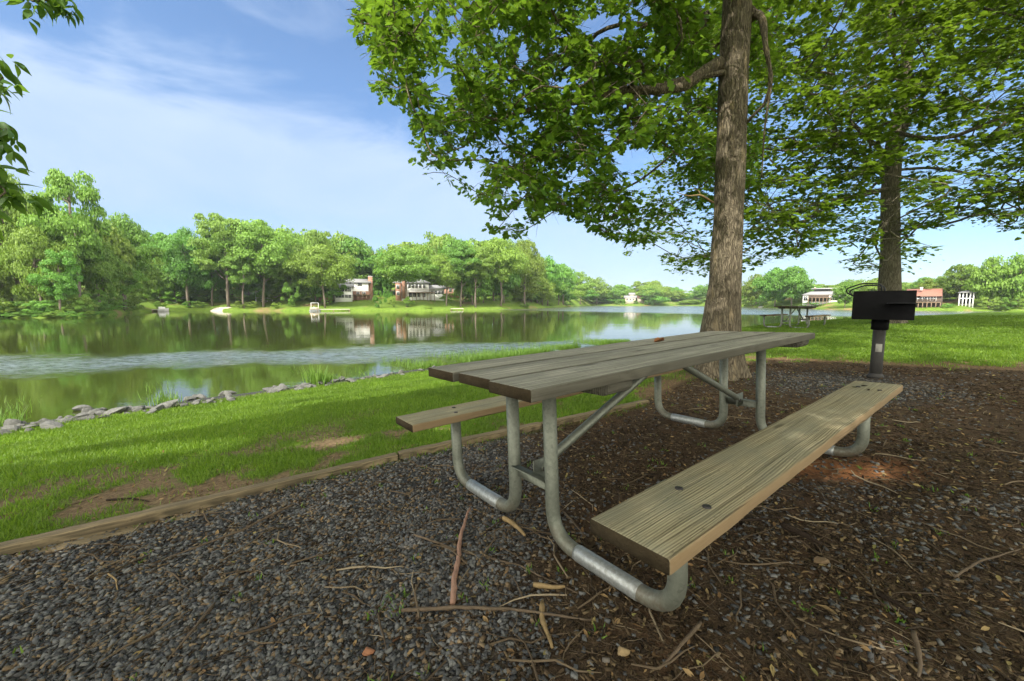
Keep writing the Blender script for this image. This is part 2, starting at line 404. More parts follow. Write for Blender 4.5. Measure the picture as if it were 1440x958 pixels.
def axis_lines(a, lo, hi, b, step):
    core = np.arange(lo, hi+step/2, step)
    def ext(s, e): 
        out = []; d = step; p = s
        while (p < e) if e > s else (p > e): d *= 1.16; p += d if e > s else -d; out.append(p)
        return out
    return np.array(ext(lo, a)[::-1]+list(core)+ext(hi, b))
gx = axis_lines(-2500, -7, 9, 2500, .06); gy = axis_lines(-600, .6, 11, 2500, .06)
X, Y = np.meshgrid(gx, gy, indexing='ij')
Z = ground_z(X, Y)
bedm = sstep(-.1, .1, bed_s(X, Y)); close = np.exp(-(np.hypot(X, Y)/14)**2)
Z += close*((vnoise(X, Y, 1.6, 1)-.5)*.035*(.4+bedm)+(vnoise(X, Y, 6, 2)-.5)*.012) - .015*bedm*close
nx, ny = len(gx), len(gy); I = np.arange(nx*ny).reshape(nx, ny)
ground = mk('ground', np.stack([X, Y, Z], -1).reshape(-1, 3), np.stack([I[:-1, :-1], I[1:, :-1], I[1:, 1:], I[:-1, 1:]], -1).reshape(-1, 4), None, smooth=True)
tag(ground, kind='structure')
lm, gm = lawn_mask(X, Y).ravel(), gravel_mask(X, Y).ravel()
barea = np.clip((1-lm)*sstep(-.02, -.12, bed_s(X, Y)).ravel()*sstep(.15, .7, shore_s(X, Y)).ravel(), 0, 1)
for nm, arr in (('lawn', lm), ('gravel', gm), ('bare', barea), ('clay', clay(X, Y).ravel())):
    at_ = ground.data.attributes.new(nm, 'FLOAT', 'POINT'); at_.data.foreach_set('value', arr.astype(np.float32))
m, g, b = mat('ground_soil_and_turf', .95, .1)
o = objc(g)
A = lambda n: g.n('ShaderNodeAttribute', attribute_name=n).outputs['Fac']
n1 = g.noise(o, 3, 6, .65); n2 = g.noise(o, 38, 5, .7); n3 = g.noise(o, 160, 3, .6)
soil = g.ramp(g.math('ADD', g.math('MULTIPLY', n2, .6), g.math('MULTIPLY', n3, .4)), [(.3, (.026, .018, .011)), (.5, (.066, .045, .026)), (.68, (.12, .085, .048)), (.8, (.17, .125, .075))])
soil = g.mix(g.math('MULTIPLY', g.ramp(n1, [(.45, (0,0,0)), (.7, (1,1,1))]), .45), soil, (.085, .040, .018))
grav = g.ramp(n3, [(.3, (.018, .018, .018)), (.6, (.06, .062, .06)), (.75, (.10, .10, .095))])
turf = g.ramp(g.math('ADD', g.math('MULTIPLY', n1, .5), g.math('MULTIPLY', n2, .5)), [(.3, (.065, .12, .012)), (.6, (.12, .20, .02)), (.8, (.18, .21, .04))])
col = g.mix(A('gravel'), soil, grav); col = g.mix(A('lawn'), col, turf)
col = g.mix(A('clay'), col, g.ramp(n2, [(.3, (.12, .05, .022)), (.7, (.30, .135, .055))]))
straw = g.ramp(n2, [(.3, (.09, .055, .028)), (.55, (.20, .135, .07)), (.75, (.32, .235, .12))])
col = g.mix(g.math('MULTIPLY', A('bare'), .8), col, straw)
link(g, col, b.inputs['Base Color']); link(g, g.bump(g.math('ADD', n2, g.math('MULTIPLY', n3, .6)), .8, .02), b.inputs['Normal'])
ground.data.materials.append(m)

# ------------------------------------------------------------------ water
m, g, b = mat('lake_water', .03, .5)
b.inputs['IOR'].default_value = 1.45
gp = g.n('ShaderNodeNewGeometry').outputs['Position']
rip = g.noise(g.mapping(gp, (.6, 1.0, 1)), 7, 4, .6)
slow = g.noise(g.mapping(gp, (.10, .35, 1)), 1.0, 3, .5)
P0, P1 = at(-200, 519, 1)-EYE, at(650, 493, 1)-EYE       # the breeze line across the lake
def onwater(d): return EYE+d*((WATER-1)/d[2])
wa, wb = onwater(P0), onwater(P1); dd = unit((wb-wa)[:2]); nn = (-dd[1], dd[0], 0); c0 = wa[0]*nn[0]+wa[1]*nn[1]
dist = g.math('SUBTRACT', g.n('ShaderNodeVectorMath', {0: gp, 1: nn}, operation='DOT_PRODUCT').outputs['Value'], c0)
dist = g.math('ADD', dist, g.math('MULTIPLY', g.math('SUBTRACT', g.noise(gp, .16, 5, .7), .5), 9.0))
wind = g.n('ShaderNodeMapRange', {0: g.math('ABSOLUTE', dist), 1: 0.0, 2: 3.4, 3: 1, 4: 0}, interpolation_type='SMOOTHSTEP').outputs[0]
far = g.n('ShaderNodeMapRange', {0: g.n('ShaderNodeVectorMath', {0: gp, 1: (1.0, 1, 0)}, operation='DOT_PRODUCT').outputs['Value'], 1: 103, 2: 128, 3: 0, 4: 1}, interpolation_type='SMOOTHSTEP').outputs[0]
wind = g.math('MAXIMUM', wind, g.math('MULTIPLY', far, .8))
st = g.math('ADD', g.math('MULTIPLY', wind, .5), .010)
bn = g.n('ShaderNodeBump', {'Height': rip, 'Strength': st, 'Distance': .12})
bn2 = g.n('ShaderNodeBump', {'Height': slow, 'Strength': .03, 'Distance': .3, 'Normal': bn.outputs[0]})
link(g, bn2.outputs[0], b.inputs['Normal'])
spk = g.n('ShaderNodeMapRange', {0: g.noise(g.mapping(gp, (1.0, 3.2, 1), (0, 0, .35)), 2.6, 4, .7), 1: .40, 2: .60, 3: .08, 4: 1}).outputs[0]
gl = g.n('ShaderNodeBsdfGlossy', {'Color': (.97, .96, .92, 1), 'Roughness': .28}); link(g, bn2.outputs[0], gl.inputs['Normal'])
mxw = g.n('ShaderNodeMixShader', {0: g.math('MULTIPLY', g.math('MULTIPLY', wind, spk), .8)}); link(g, b.outputs[0], mxw.inputs[1]); link(g, gl.outputs[0], mxw.inputs[2])
link(g, mxw.outputs[0], m.node_tree.nodes['Material Output'].inputs[0])
b.inputs['Base Color'].default_value = (.030, .040, .007, 1)
link(g, g.math('ADD', g.math('MULTIPLY', wind, .10), .02), b.inputs['Roughness'])
wx = np.linspace(-2500, 2500, 3); wy = np.array([-600, 500, 2500.])
X, Y = np.meshgrid(wx, wy, indexing='ij'); I = np.arange(9).reshape(3, 3)
water = mk('lake_water', np.stack([X, Y, np.full_like(X, WATER)], -1).reshape(-1, 3), np.stack([I[:-1, :-1], I[1:, :-1], I[1:, 1:], I[:-1, 1:]], -1).reshape(-1, 4), m)
tag(water, kind='structure')

# ------------------------------------------------------------------ far bank
FS = [(-420,452),(-150,449),(0,447),(110,447),(160,443),(215,438),(300,437.5),(450,437.5),(600,437),(700,435.5),(760,434),(800,432),(830,430.3),(980,430.3),(1045,432.5),(1100,434),(1180,436),(1300,437.5),(1400,438),(1600,440),(2000,444)]
fsr = np.array([(p-720)/FPX for p, y in FS]); fsy = np.array([onwater(ray(p, y))[1] for p, y in FS])
OFF = np.array([-6, 0, 1.5, 8, 20, 40, 80, 250, 2400.]); HGT = np.array([-2.2, -1.05, -.55, .1, 2.0, 3.8, 8, 16, 16.])
def shoreY(r): return np.interp(r, fsr, fsy)
def bank_z(x, y):
    r = x/y; off = (y-shoreY(r))*np.sqrt(1+r*r); return np.interp(off, OFF, HGT)
rr = np.concatenate([np.linspace(fsr[0], fsr[-1], 260)])
lines = []
for o_, h_ in zip(OFF, HGT):
    sy = shoreY(rr)*(1+.012*np.sin(rr*37)+.008*np.sin(rr*91+1)); k = np.sqrt(1+rr*rr); y = sy+o_/k
    lines.append(np.stack([rr*y, y, np.full_like(rr, h_)], 1))
L = np.stack(lines, 1); I = np.arange(L.shape[0]*L.shape[1]).reshape(L.shape[:2])
m, g, b = mat('far_lawn', .95, .1)
gp = g.n('ShaderNodeNewGeometry').outputs['Position']
f1 = g.noise(gp, .09, 5, .6); f2 = g.noise(gp, 1.3, 4, .7)
col = g.ramp(f2, [(.3, (.06, .11, .015)), (.55, (.12, .19, .025)), (.75, (.17, .22, .045))])
col = g.mix(g.ramp(f1, [(.56, (0,0,0)), (.66, (1,1,1))]), col, (.21, .15, .075))
link(g, col, b.inputs['Base Color'])
fb = mk('far_bank_terrain', L.reshape(-1, 3), np.stack([I[:-1, :-1], I[1:, :-1], I[1:, 1:], I[:-1, 1:]], -1).reshape(-1, 4), m, smooth=True)
tag(fb, kind='structure')
# ================================================================== picnic tables
TM = Matrix(((0.79531, -0.60493, -0.03923, .8998), (0.60584, 0.79541, 0.01687, 2.2073), (0.02099, -0.03718, 0.99909, -.0043), (0, 0, 0, 1)))
def plank(name, L, w, t, m, parent, loc, wob=.002, r=.005, seed=0, split=0):
    """a board along local x with rounded arrises and slightly worn edges"""
    rs = np.random.default_rng(seed+100)
    prof = []
    for cx_, cy_, a0 in ((w/2-r, t/2-r, 0), (-w/2+r, t/2-r, 90), (-w/2+r, -t/2+r, 180), (w/2-r, -t/2+r, 270)):
        for k in range(4):
            a = radians(a0+30*k); prof.append((cx_+r*cos(a), cy_+r*sin(a)))
    prof = np.array(prof); n = len(prof)
    xs = np.concatenate([[-L/2, -L/2+.004], np.linspace(-L/2+.02, L/2-.02, 90), [L/2-.004, L/2]])
    V = []
    sag = np.cumsum(rs.normal(0, 1, len(xs))); sag -= np.linspace(sag[0], sag[-1], len(xs)); sag /= max(1, np.abs(sag).max())
    edge = rs.normal(0, 1, (2, len(xs)))
    for q in range(3): edge[:, 1:-1] = (edge[:, :-2]+edge[:, 1:-1]+edge[:, 2:])/3
    for i, x in enumerate(xs):
        s = .99 if i in (0, len(xs)-1) else 1
        P = prof*s
        V.append(np.stack([np.full(n, x), P[:, 0]+np.where(P[:, 0] > 0, edge[0, i], edge[1, i])*wob*1.6, P[:, 1]+sag[i]*wob*.6-np.where((P[:, 1] > 0), np.abs(edge[0, i])*wob*.8, 0)], 1))
    V = np.concatenate(V); i = np.arange(len(xs)-1)[:, None]*n; j = np.arange(n)[None]; k = (j+1) % n
    F = [np.stack([i+j, i+n+j, i+n+k, i+k], -1).reshape(-1, 4), np.array([list(range(n))]), np.array([list(range((len(xs)-1)*n, len(xs)*n))[::-1]])]
    o = mk(name, V, F, [m, M_end], parent, smooth=False); o.location = loc
    for q in (-1, -2): o.data.polygons[q].material_index = 1
    return o
def bolt(name, x, y, z, parent, r=.0115):
    V, F = tube([(x, y, z-.004), (x, y, z+.003), (x, y, z+.0045)], [r, r, r*.7], 12); return mk(name, V, F, M_bolt, parent)
def make_table():
    T = empty('picnic_table')
    L, H, hb, R = 2.58, .762, .452, .0295
    for k, y in enumerate((.2475, 0, -.2475)):                       # local +y is the lake side
        p = plank('tabletop_plank', L-(.012 if k == 1 else 0), .2315, .040, M_top, T, ((.008 if k == 1 else -.004*k), y, H-.02), .0013, .005, k)
    for s, nm in ((1, 0), (-1, 1)):
        p = plank('bench_seat', L, .226, .040, M_bench, T, (0, s*.69, hb-.02), .0014, .006, 10+nm)
        for x in (-1.0, 1.03):
            for dy in (-.055, .05): bolt('bolt', x+(.03 if dy > 0 else -.015), dy, .0195, p)
    for ux, off in ((-.955, .065), (1.04, .015)):                   # the two end frames
        c = 0 if ux < 0 else 1
        for s in (1, -1):
            yl = s*.128+off; yb = s*.69+off
            pts = fillet([(ux, yl, H-.043), (ux, yl, R), (ux, yb, R), (ux, yb, hb-.043)], .135, 9)
            V, F = tube(pts, R, 20); leg = mk('leg', V, F, M_pipe, T, True)
            y0, y1 = yl+s*.135, yb-s*.135
            V, F = tube([(ux, y0, R), (ux, y0+s*.012, R), (ux, y1-s*.012, R), (ux, y1, R)], [R, R+.0022, R+.0022, R], 20); mk('pipe_sleeve', V, F, M_shiny, leg, True)
            V, F = bbox(ux-.02, ux+.1, yb-.10, yb+.10, hb-.0475, hb-.0425, .001); mk('seat_bracket', V, F, M_pipe, leg)
        V, F = bbox(ux-.003, ux+.003, off-.128, off+.128, .225, .275, .001)
        mb = MB(); mb.add(V, F); V, F = bbox(ux-.035, ux+.003, off-.115, off+.115, .2745, .280, .001); mb.add(V, F)
        cr = mb.build('cross_brace', M_pipe, T)
        sg = 1 if ux < 0 else -1
        V, F = bbox(ux+sg*.05-.05, ux+sg*.05+.05, off-.012, off-.006, .235, .33, .002); mk('gusset', V, F, M_pipe, cr)
        V, F = tube([(ux+sg*.06, off-.02, .28), (ux+sg*.06, off+.005, .28)], .011, 8); mk('bolt', V, F, M_bolt, cr)
        V, F = tube([(ux+sg*.05, off, .275), (ux+sg*.09, off, .305), (-sg*.03+.02, 0, H-.066), (-sg*-.01+.02, 0, H-.05)], [.017, .021, .021, .012], 14); mk('diagonal_brace', V, F, M_pipe, T, True)
        # wooden batten under the top with rounded lower corners
        x0, x1 = ux+.035, ux+.175
        prof = []
        for yy, zz in [(-.345, H-.0425), (-.345, H-.052)]+[(-.345+.03*(1-cos(a)), H-.052-.036*sin(a)) for a in np.linspace(0, pi/2, 6)[1:]]: prof.append((yy, zz))
        full = prof+[(-y, z) for y, z in prof[::-1]]
        n = len(full); V = np.array([(x0, y, z) for y, z in full]+[(x1, y, z) for y, z in full])
        F = [np.array([[i, (i+1) % n, (i+1) % n+n, i+n] for i in range(n)]), np.array([list(range(n))[::-1]]), np.array([list(range(n, 2*n))])]
        mk('batten', V, F, M_top, T)
    return T
table = make_table()
tag(table, 'large weathered grey picnic table with two plank benches on galvanised pipe legs, nearest the camera', 'picnic table', 'picnic tables in the park')
t2 = copy_tree(table); 
t2['label'] = 'distant picnic table on the lawn in front of the water, left of the grill'
table.matrix_world = TM
t2.location = (10.15, 14.0, float(ground_z(10.15, 14.0))-.02); t2.rotation_euler = (0, 0, radians(40)); t2.scale = (.93, .95, 1.0)

# ================================================================== grill
gxy = np.array([4.55, 4.83]); gz = float(ground_z(*gxy)); ga = math.atan2(-gxy[0], gxy[1])    # local +x across the view
gr = empty('park_grill', (gxy[0], gxy[1], gz-.02), ga+radians(3), 'black steel park grill box on a single thick post with bent rod handles', 'grill')
V, F = tube([(0, 0, -.1), (0, 0, .62)], .06, 24); post = mk('post', V, F, M_post, gr, True)
V, F = tube([(0, 0, 0), (0, 0, .03), (0, 0, .06)], [.085, .078, .06], 16); mk('post_footing', V, F, M_post, post, True)
V, F = tube([(0, 0, .60), (0, 0, .605), (0, 0, .73)], [.07, .082, .082], 24); mk('sleeve', V, F, M_black, gr, True)
V, F = bbox(-.025, .035, -.0655, -.06, .33, .43, .001); mk('tag_plate', V, F, M_tag, post)
mb = MB()
bw, bd, b0, b1, th = .27, .24, .732, 1.075, .006
for q in (((-bw, bw), (-bd, -bd+th), (b0, b1)), ((-bw, -bw+th), (-bd+th, bd), (b0, b1-.01)), ((bw-th, bw), (-bd+th, bd), (b0, b1)), ((-bw+th, bw-th), (-bd+th, bd), (b0, b0+th))):
    V, F = bbox(*q[0], *q[1], *q[2], .0015); mb.add(V, F)
mb.build('firebox', M_black, gr)
mb = MB()
for k in range(12):
    x = -bw+.03+k*.049; V, F = tube([(x, -bd+.03, b1-.07), (x, bd-.01, b1-.07)], .006, 6); mb.add(V, F)
for y in (-bd+.03, bd-.02): V, F = tube([(-bw+.008, y, b1-.083), (bw-.008, y, b1-.083)], .007, 6); mb.add(V, F)
gt = mb.build('cooking_grate', M_rod, gr, True)
for k, (dy, dx, dz) in enumerate(((-.10, 0, 0), (.06, .035, -.018))):   # two bent handle rods standing up at the left
    P = fillet([(-bw+.26+dx, dy, b1-.07), (-bw+.25+dx, dy, b1+.085+dz), (-bw+.07+dx, dy, b1+.098+dz), (-bw-.085+dx, dy, b1+.03+dz), (-bw-.055+dx, dy, b1-.03+dz), (-bw+.03, dy, b1-.07)], .045, 6)
    V, F = tube(P, .0085, 10); mk('handle', V, F, M_rod, gt, True)
mb = MB(); V, F = bbox(.03, bw+.04, -bd-.10, -bd-.001, b1-.150, b1-.143, .001); mb.add(V, F)
mb.build('utility_shelf', M_rod, gr)

# ================================================================== landscape timbers
def timber(a, b, label, drop=.0):
    a = np.array(a); b = np.array(b); L = float(np.linalg.norm(b-a)); mid = (a+b)/2; ang = math.atan2(*(b-a)[::-1])
    o = plank('landscape_timber', L-.012, .068, .095, M_timber, None, (mid[0], mid[1], float(ground_z(*mid))-.004-drop), .0025, .012, int(abs(a[0]*90)))
    za, zb = float(ground_z(*a)), float(ground_z(*b)); o.rotation_euler = (0, -math.atan2(zb-za, L), ang)
    tag(o, label, 'timber', 'timbers edging the gravel bed')
e = [(-4.5, .305), (-2.33, 1.66), (-.80, 2.645), (.24, 3.24), (1.38, 3.92)]
tl = ['weathered landscape timber edging the gravel, nearest one at the left edge of the photo', 'weathered landscape timber edging the gravel left of the lake side bench', 'weathered landscape timber edging the bed behind the near legs of the table', 'weathered landscape timber edging the bed, the last one before the oak trunk']
for k in range(4): timber(e[k], e[k+1], tl[k], .006*(k % 2))
timber((-2.2, 1.66), (-.86, 2.53), 'second lower timber laid against the gravel side of the edging', .055)

# ================================================================== shore rocks
def rock_mesh(seed, flat):
    r = np.random.default_rng(seed)
    import bmesh
    bm = bmesh.new(); bmesh.ops.create_icosphere(bm, subdivisions=3, radius=1)
    C = r.normal(0, 1, (11, 3)); C /= np.linalg.norm(C, axis=1, keepdims=True); D = r.uniform(.42, .82, 11)
    for v in bm.verts:
        p = np.array(v.co)
        for c, d in zip(C, D):
            h = p@c
            if h > d: p = p-c*(h-d)*.92
        p = p*np.array([1, .72, flat]); p += r.normal(0, .008, 3); v.co = p
    me = bpy.data.meshes.new('shore_rock'); bm.to_mesh(me); bm.free(); me.materials.append(M_rock); return me
RK = [rock_mesh(s, f) for s, f in ((1, .42), (2, .5), (3, .36), (4, .55), (5, .45), (6, .6))]
def to_ground(px, py):
    d = ray(px, py); t = .5
    for _ in range(4000):
        p = EYE+d*t
        if p[2] <= max(float(ground_z(p[0], p[1])), WATER): return p
        t += .02
    return p
special = {(235, 574): ('broad flat pale grey rock, largest of the shoreline riprap', .46), (160, 582): ('long low grey rock beside the lakeside reeds', .36), (72, 603): ('wide tilted slab of grey rock near the left end of the riprap', .40),
           (116, 577): ('single pale boulder standing out in the reeds left of the other rocks', .24), (389, 551): ('rounded grey rock alone at the grass edge right of the main riprap', .30), (425, 546): ('pair forming grey rock beside the tall reed clump', .26)}
def rock(px, py, size, label, group=None, k=0):
    p = to_ground(px, py); o = bpy.data.objects.new('shore_rock', RK[k % 6]); COL.objects.link(o)
    o.location = (p[0], p[1], p[2]+size*.10); s = size*.62
    o.scale = (s, s*random.uniform(.6, 1.1), s*random.uniform(.7, 1.5)); o.rotation_euler = (random.uniform(-.4, .4), random.uniform(-.4, .4), random.uniform(-.5, 1.4))
    tag(o, label, 'rock', group)
for k, ((px, py), (lb, s)) in enumerate(special.items()): rock(px, py, s, lb, None, k)
RG = 'smaller rocks of the lakeside riprap'; RL = 'small to medium grey rock in the broken riprap row between lawn and lake'
line_px = [(-40, 618), (0, 607), (40, 604), (95, 592), (130, 586), (190, 580), (215, 577), (260, 570), (290, 566), (330, 559)]
k = 7
for i in range(95):
    t = random.random()*330; y = np.interp(t, [p[0] for p in line_px], [p[1] for p in line_px])
    if any(abs(t-q[0])+2*abs(y-q[1]) < 16 for q in special): continue
    rock(t, y+random.uniform(-8, 5), random.uniform(.07, .24), RL, RG, k); k += 1
for i in range(44):
    t = 372+random.random()*250; y = np.interp(t, [340, 400, 450, 500, 560, 610, 640], [557, 549, 543, 536, 527, 520, 516])
    rock(t, y+random.uniform(-4, 2), random.uniform(.12, .27), RL, RG, k); k += 1

# ================================================================== sticks lying about
def stick(pts, r, m, label, name='fallen_stick', cat='stick', h=0):
    P = []
    for px, py in pts:
        q = to_ground(px, py); P.append((q[0], q[1], q[2]+r*.9+.006+h))
    P = resample(np.array(P), .02); n = len(P)
    P += np.cumsum(np.random.default_rng(len(label)*7+n).normal(0, r*.16, P.shape), axis=0)*np.array([1, 1, .2])
    rad = np.interp(np.linspace(0, 1, n), [0, .06, .5, 1], [r*.8, r, r*.85, r*.45])*(1+.08*np.sin(np.arange(n)*1.9))
    V, F = tube(P, rad, 8); o = mk(name, V, F, m, None, True); tag(o, label, cat)
stick([(637, 856), (641, 815), (647, 775), (652, 748), (663, 717)], .011, M_pink, 'longest pinkish bare stick pointing at the table frame, lying on the gravel')
stick([(565, 863), (640, 858), (720, 861), (780, 868), (839, 877)], .0065, M_twig, 'long dark twig lying crosswise below the pinkish stick')
stick([(582, 755), (640, 776), (730, 798), (811, 837)], .005, M_twig, 'thin grey twig crossing the pinkish stick')
stick([(762, 853), (764, 880), (776, 917)], .010, M_yellow, 'split yellow wood piece standing out below the table frame')
stick([(707, 733), (722, 741), (738, 758)], .012, M_yellow, 'stubby tan stick beside the bend of the lake side leg')
stick([(788, 718), (806, 737), (823, 758)], .005, M_twig, 'thin pale twig beside the near table leg')
stick([(302, 852), (268, 895), (230, 940)], .005, M_twig, 'straight tan twig on the gravel in the lower left')
stick([(413, 712), (340, 750), (233, 790)], .006, M_twig, 'long thin twig on the gravel parallel to the timber edge')
stick([(152, 810), (164, 818), (166, 832)], .0035, M_yellow, 'small pale bent twig in the middle of the dark gravel')
stick([(1098, 743), (1125, 756), (1150, 770)], .014, M_dark, 'short thick dark rotten stick right of the near bench')
stick([(1233, 840), (1262, 856), (1297, 877)], .008, M_dark, 'dark curved twig on the mulch below the right hand side')
stick([(1282, 893), (1293, 920), (1292, 957)], .007, M_twig, 'grey forked twig at the bottom edge of the mulch')
stick([(1342, 815), (1380, 792), (1436, 776)], .0045, M_twig, 'thin curved grey twig near the right edge of the photo')
stick([(1030, 735), (1062, 735), (1098, 732)], .006, M_dark, 'dark twig running out from under the bench seat')
stick([(985, 880), (960, 905), (925, 945)], .006, M_twig, 'brown twig leading away from the foot of the bench leg')
stick([(72, 722), (95, 714), (120, 707)], .006, M_twig, 'grey stick lying in the grass near the timber edge')
stick([(150, 706), (185, 704), (207, 709)], .006, M_dark, 'dark stick lying in the grass beside a worn patch')
stick([(750, 828), (777, 832), (795, 830)], .010, M_yellow, 'short stubby brown wood piece left of the bright pipe sleeve')

# ================================================================== loose ground cover (beyond counting)
def scatter(n, rmin, rmax, amin=-66, amax=66, pw=1.0):
    """random points round the camera's foot, thinning out with distance"""
    u = rng.random(n); r = (rmin**(2-pw)+u*(rmax**(2-pw)-rmin**(2-pw)))**(1/(2-pw)) if pw != 2 else rmin*(rmax/rmin)**u
    a = np.radians(rng.uniform(amin*1.12, amax*1.12, n)); return (r+.8)*np.sin(a), (r+.8)*np.cos(a)-.9, r
def clutter_z(x, y):
    z = ground_z(x, y); bm_ = sstep(-.1, .1, bed_s(x, y)); c = np.exp(-(np.hypot(x, y)/14)**2)
    return z+c*((vnoise(x, y, 1.6, 1)-.5)*.035*(.4+bm_)+(vnoise(x, y, 6, 2)-.5)*.012)-.015*bm_*c
def stone_tmpl(seed):
    r = np.random.default_rng(seed); V, F = box(-1, 1, -1, 1, -1, 1); V = V*np.array([1.1, .68, .30])+r.uniform(-.34, .34, V.shape)*np.array([1, .8, .5])
    V[V[:, 2] > 0] *= np.array([.76, .76, 1]); return V, F
def field(x, y, tm, smin, smax, lift, tilt, wscale=0, r=None):
    z = clutter_z(x, y); n = len(x); out = MB(); which = rng.integers(0, len(tm), n)
    for k, (V, F) in enumerate(tm):
        q = np.where(which == k)[0]
        if not len(q): continue
        s = rng.uniform(smin, smax, len(q))**1.0
        if r is not None: s = s*(1+wscale*r[q])
        Rm = rotm(rng.uniform(0, 2*pi, len(q)), rng.normal(0, tilt, len(q)), rng.normal(0, tilt, len(q)))
        v, f = inst(V, F, np.stack([x[q], y[q], z[q]+s*lift], 1), Rm, s); out.add(v, f)
    return out
x, y, r = scatter(280000, .75, 7.5, pw=1.45)
gmk = gravel_mask(x, y); b_ = bed_s(x, y)
keep = (rng.random(len(x)) < gmk*(.50+.5*sstep(.34, .56, vnoise(x, y, 2.2, 91)))+.05) & (b_ > .03)
x, y, r = x[keep], y[keep], r[keep]
st_ = field(x, y, [stone_tmpl(s) for s in range(6)], .0028, .0105, .25, .38, .06, r)
o = st_.build('loose_gravel', M_gravel); tag(o, 'dark blue grey crushed stone spread over the bed', 'gravel', kind='stuff')
def chip(seed):
    r = np.random.default_rng(seed); V, F = box(-1, 1, -.28, .28, -.10, .10); V = V+r.uniform(-.12, .12, V.shape)*np.array([1.5, .7, .5]); return V, F
x, y, r = scatter(250000, .75, 11, pw=1.45)
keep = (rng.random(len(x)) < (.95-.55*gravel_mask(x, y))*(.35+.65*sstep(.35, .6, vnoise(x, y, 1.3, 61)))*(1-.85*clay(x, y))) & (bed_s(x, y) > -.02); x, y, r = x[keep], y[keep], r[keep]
o = field(x, y, [chip(s) for s in range(5)], .0035, .0135, .2, .3, .06, r).build('bark_mulch', M_mulch); tag(o, 'brown bark mulch and chips covering the bed', 'mulch', kind='stuff')
def twig_t(seed):
    r = np.random.default_rng(seed); P = np.stack([np.linspace(-1, 1, 5), np.cumsum(r.normal(0, .07, 5)), np.abs(r.normal(.03, .03, 5))], 1); return tube(P, [.02, .026, .024, .02, .010], 4, False)
x, y, r = scatter(30000, .8, 9, pw=1.45); keep = bed_s(x, y) > -.1; x, y, r = x[keep], y[keep], r[keep]
o = field(x, y, [(V, F[0]) for V, F in (twig_t(s) for s in range(8))], .007, .046, .12, .14).build('twig_litter', M_twigl); tag(o, 'fine dry twigs littering mulch and gravel', 'twig litter', kind='stuff')
x, y, r = scatter(1500, .8, 6, pw=1.3); keep = bed_s(x, y) > .05; x, y, r = x[keep], y[keep], r[keep]
o = field(x, y, [(V*np.array([1, 1.3, 1.3]), F[0]) for V, F in (twig_t(s+20) for s in range(8))], .045, .13, .045, .06).build('long_twig_litter', M_twigl); tag(o, 'longer pale dry twigs lying across gravel and mulch', 'twig litter', kind='stuff')
def leaf_t(seed):
    r = np.random.default_rng(seed)
    out = np.array([(-1, 0, 0), (-.45, .36, .12), (.2, .42, .18), (.7, .22, .1), (1, 0, .05), (.7, -.22, .14), (.2, -.42, .2), (-.45, -.36, .1), (-.2, 0, .0), (.4, 0, .02)])
    out[:, 2] *= r.uniform(.3, 1.8); out[:, :2] += r.uniform(-.06, .06, (10, 2)); F3 = np.array([[0, 8, 1], [0, 7, 8], [4, 3, 9], [4, 9, 5]]); F4 = np.array([[1, 8, 9, 2], [7, 6, 9, 8]]); F3 = np.vstack([F3, [[2, 9, 3], [5, 9, 6]]])
    return out, [F4, F3]
x, y, r = scatter(42000, .9, 13, pw=1.2); lmk = lawn_mask(x, y); bb = bed_s(x, y)
keep = (rng.random(len(x)) < np.where(bb > 0, np.where(x > 0.3, .40, .16), np.exp(bb/1.6)*(1-lmk*.8))) ; x, y, r = x[keep], y[keep], r[keep]
o = field(x, y, [leaf_t(s) for s in range(6)], .005, .016, .35, .35, .03, r).build('leaf_litter', M_litter); tag(o, 'small tan dead leaves scattered over mulch and bare turf', 'leaf litter', kind='stuff')
# one larger leaf, a leaf on the table
V, F = leaf_t(40); p = to_ground(1162, 863); o = mk('dead_leaf', V*.032, F, M_yellow); o.location = (p[0], p[1], p[2]+.012); o.rotation_euler = (.3, .1, 2.2); tag(o, 'large oval tan leaf lying on the dark mulch right of the bench leg', 'leaf')
for k, (bx_, by_, bs, lb) in enumerate(((1.10, -.66, .022, 'dark bark scrap lying nearest the far end of the near bench'), (.98, -.70, .018, 'dark bark scrap in the middle of the far part of the near bench'), (1.02, -.63, .014, 'smallest dark scrap on the table side of the near bench far end'))):
    V, F = leaf_t(50+k); o = mk('bark_scrap', V*bs, F, M_dark); o.location = TM@Vector((bx_, by_, .4545)); o.rotation_euler = (0, 0, k*1.1); tag(o, lb, 'bark scrap')
V, F = leaf_t(41); o = mk('dead_leaf', V*.045*np.array([1, 1, 2.]), F, plain('rust_leaf', (.22, .09, .03), .8)); o.location = TM@Vector((.20, .16, .764)); o.rotation_euler = (0, 0, .4); tag(o, 'curled rust brown leaf lying on the table top', 'leaf')
p = to_ground(1155, 790); o = bpy.data.objects.new('brown_stone', RK[3].copy()); COL.objects.link(o); o.data.materials.clear(); o.data.materials.append(plain('brown_stone', (.14, .095, .05), .9, 0, .4, 20)); o.location = p; o.scale = (.035, .03, .03); tag(o, 'rounded brown stone on the mulch between the bench and the dark stick', 'stone')
for (px, py, s, lb) in ((517, 915, .022, 'rust red round stone at the lower middle of the gravel'), (875, 915, .024, 'rounded tan stone at the bottom of the mulch below the bench leg'), (800, 856, .015, 'small pale yellow pebble right of the split yellow wood piece'), (1072, 655, .016, 'small tan pebble under the far half of the bench')):
    p = to_ground(px, py); o = bpy.data.objects.new('pebble', RK[5].copy()); COL.objects.link(o); o.data.materials.clear(); o.data.materials.append(plain('pebble_stone', (.22, .10, .05) if 'rust' in lb else (.25, .18, .09), .9, 0, .4, 30)); o.location = p; o.scale = (s, s*.9, s*.9); tag(o, lb, 'stone')
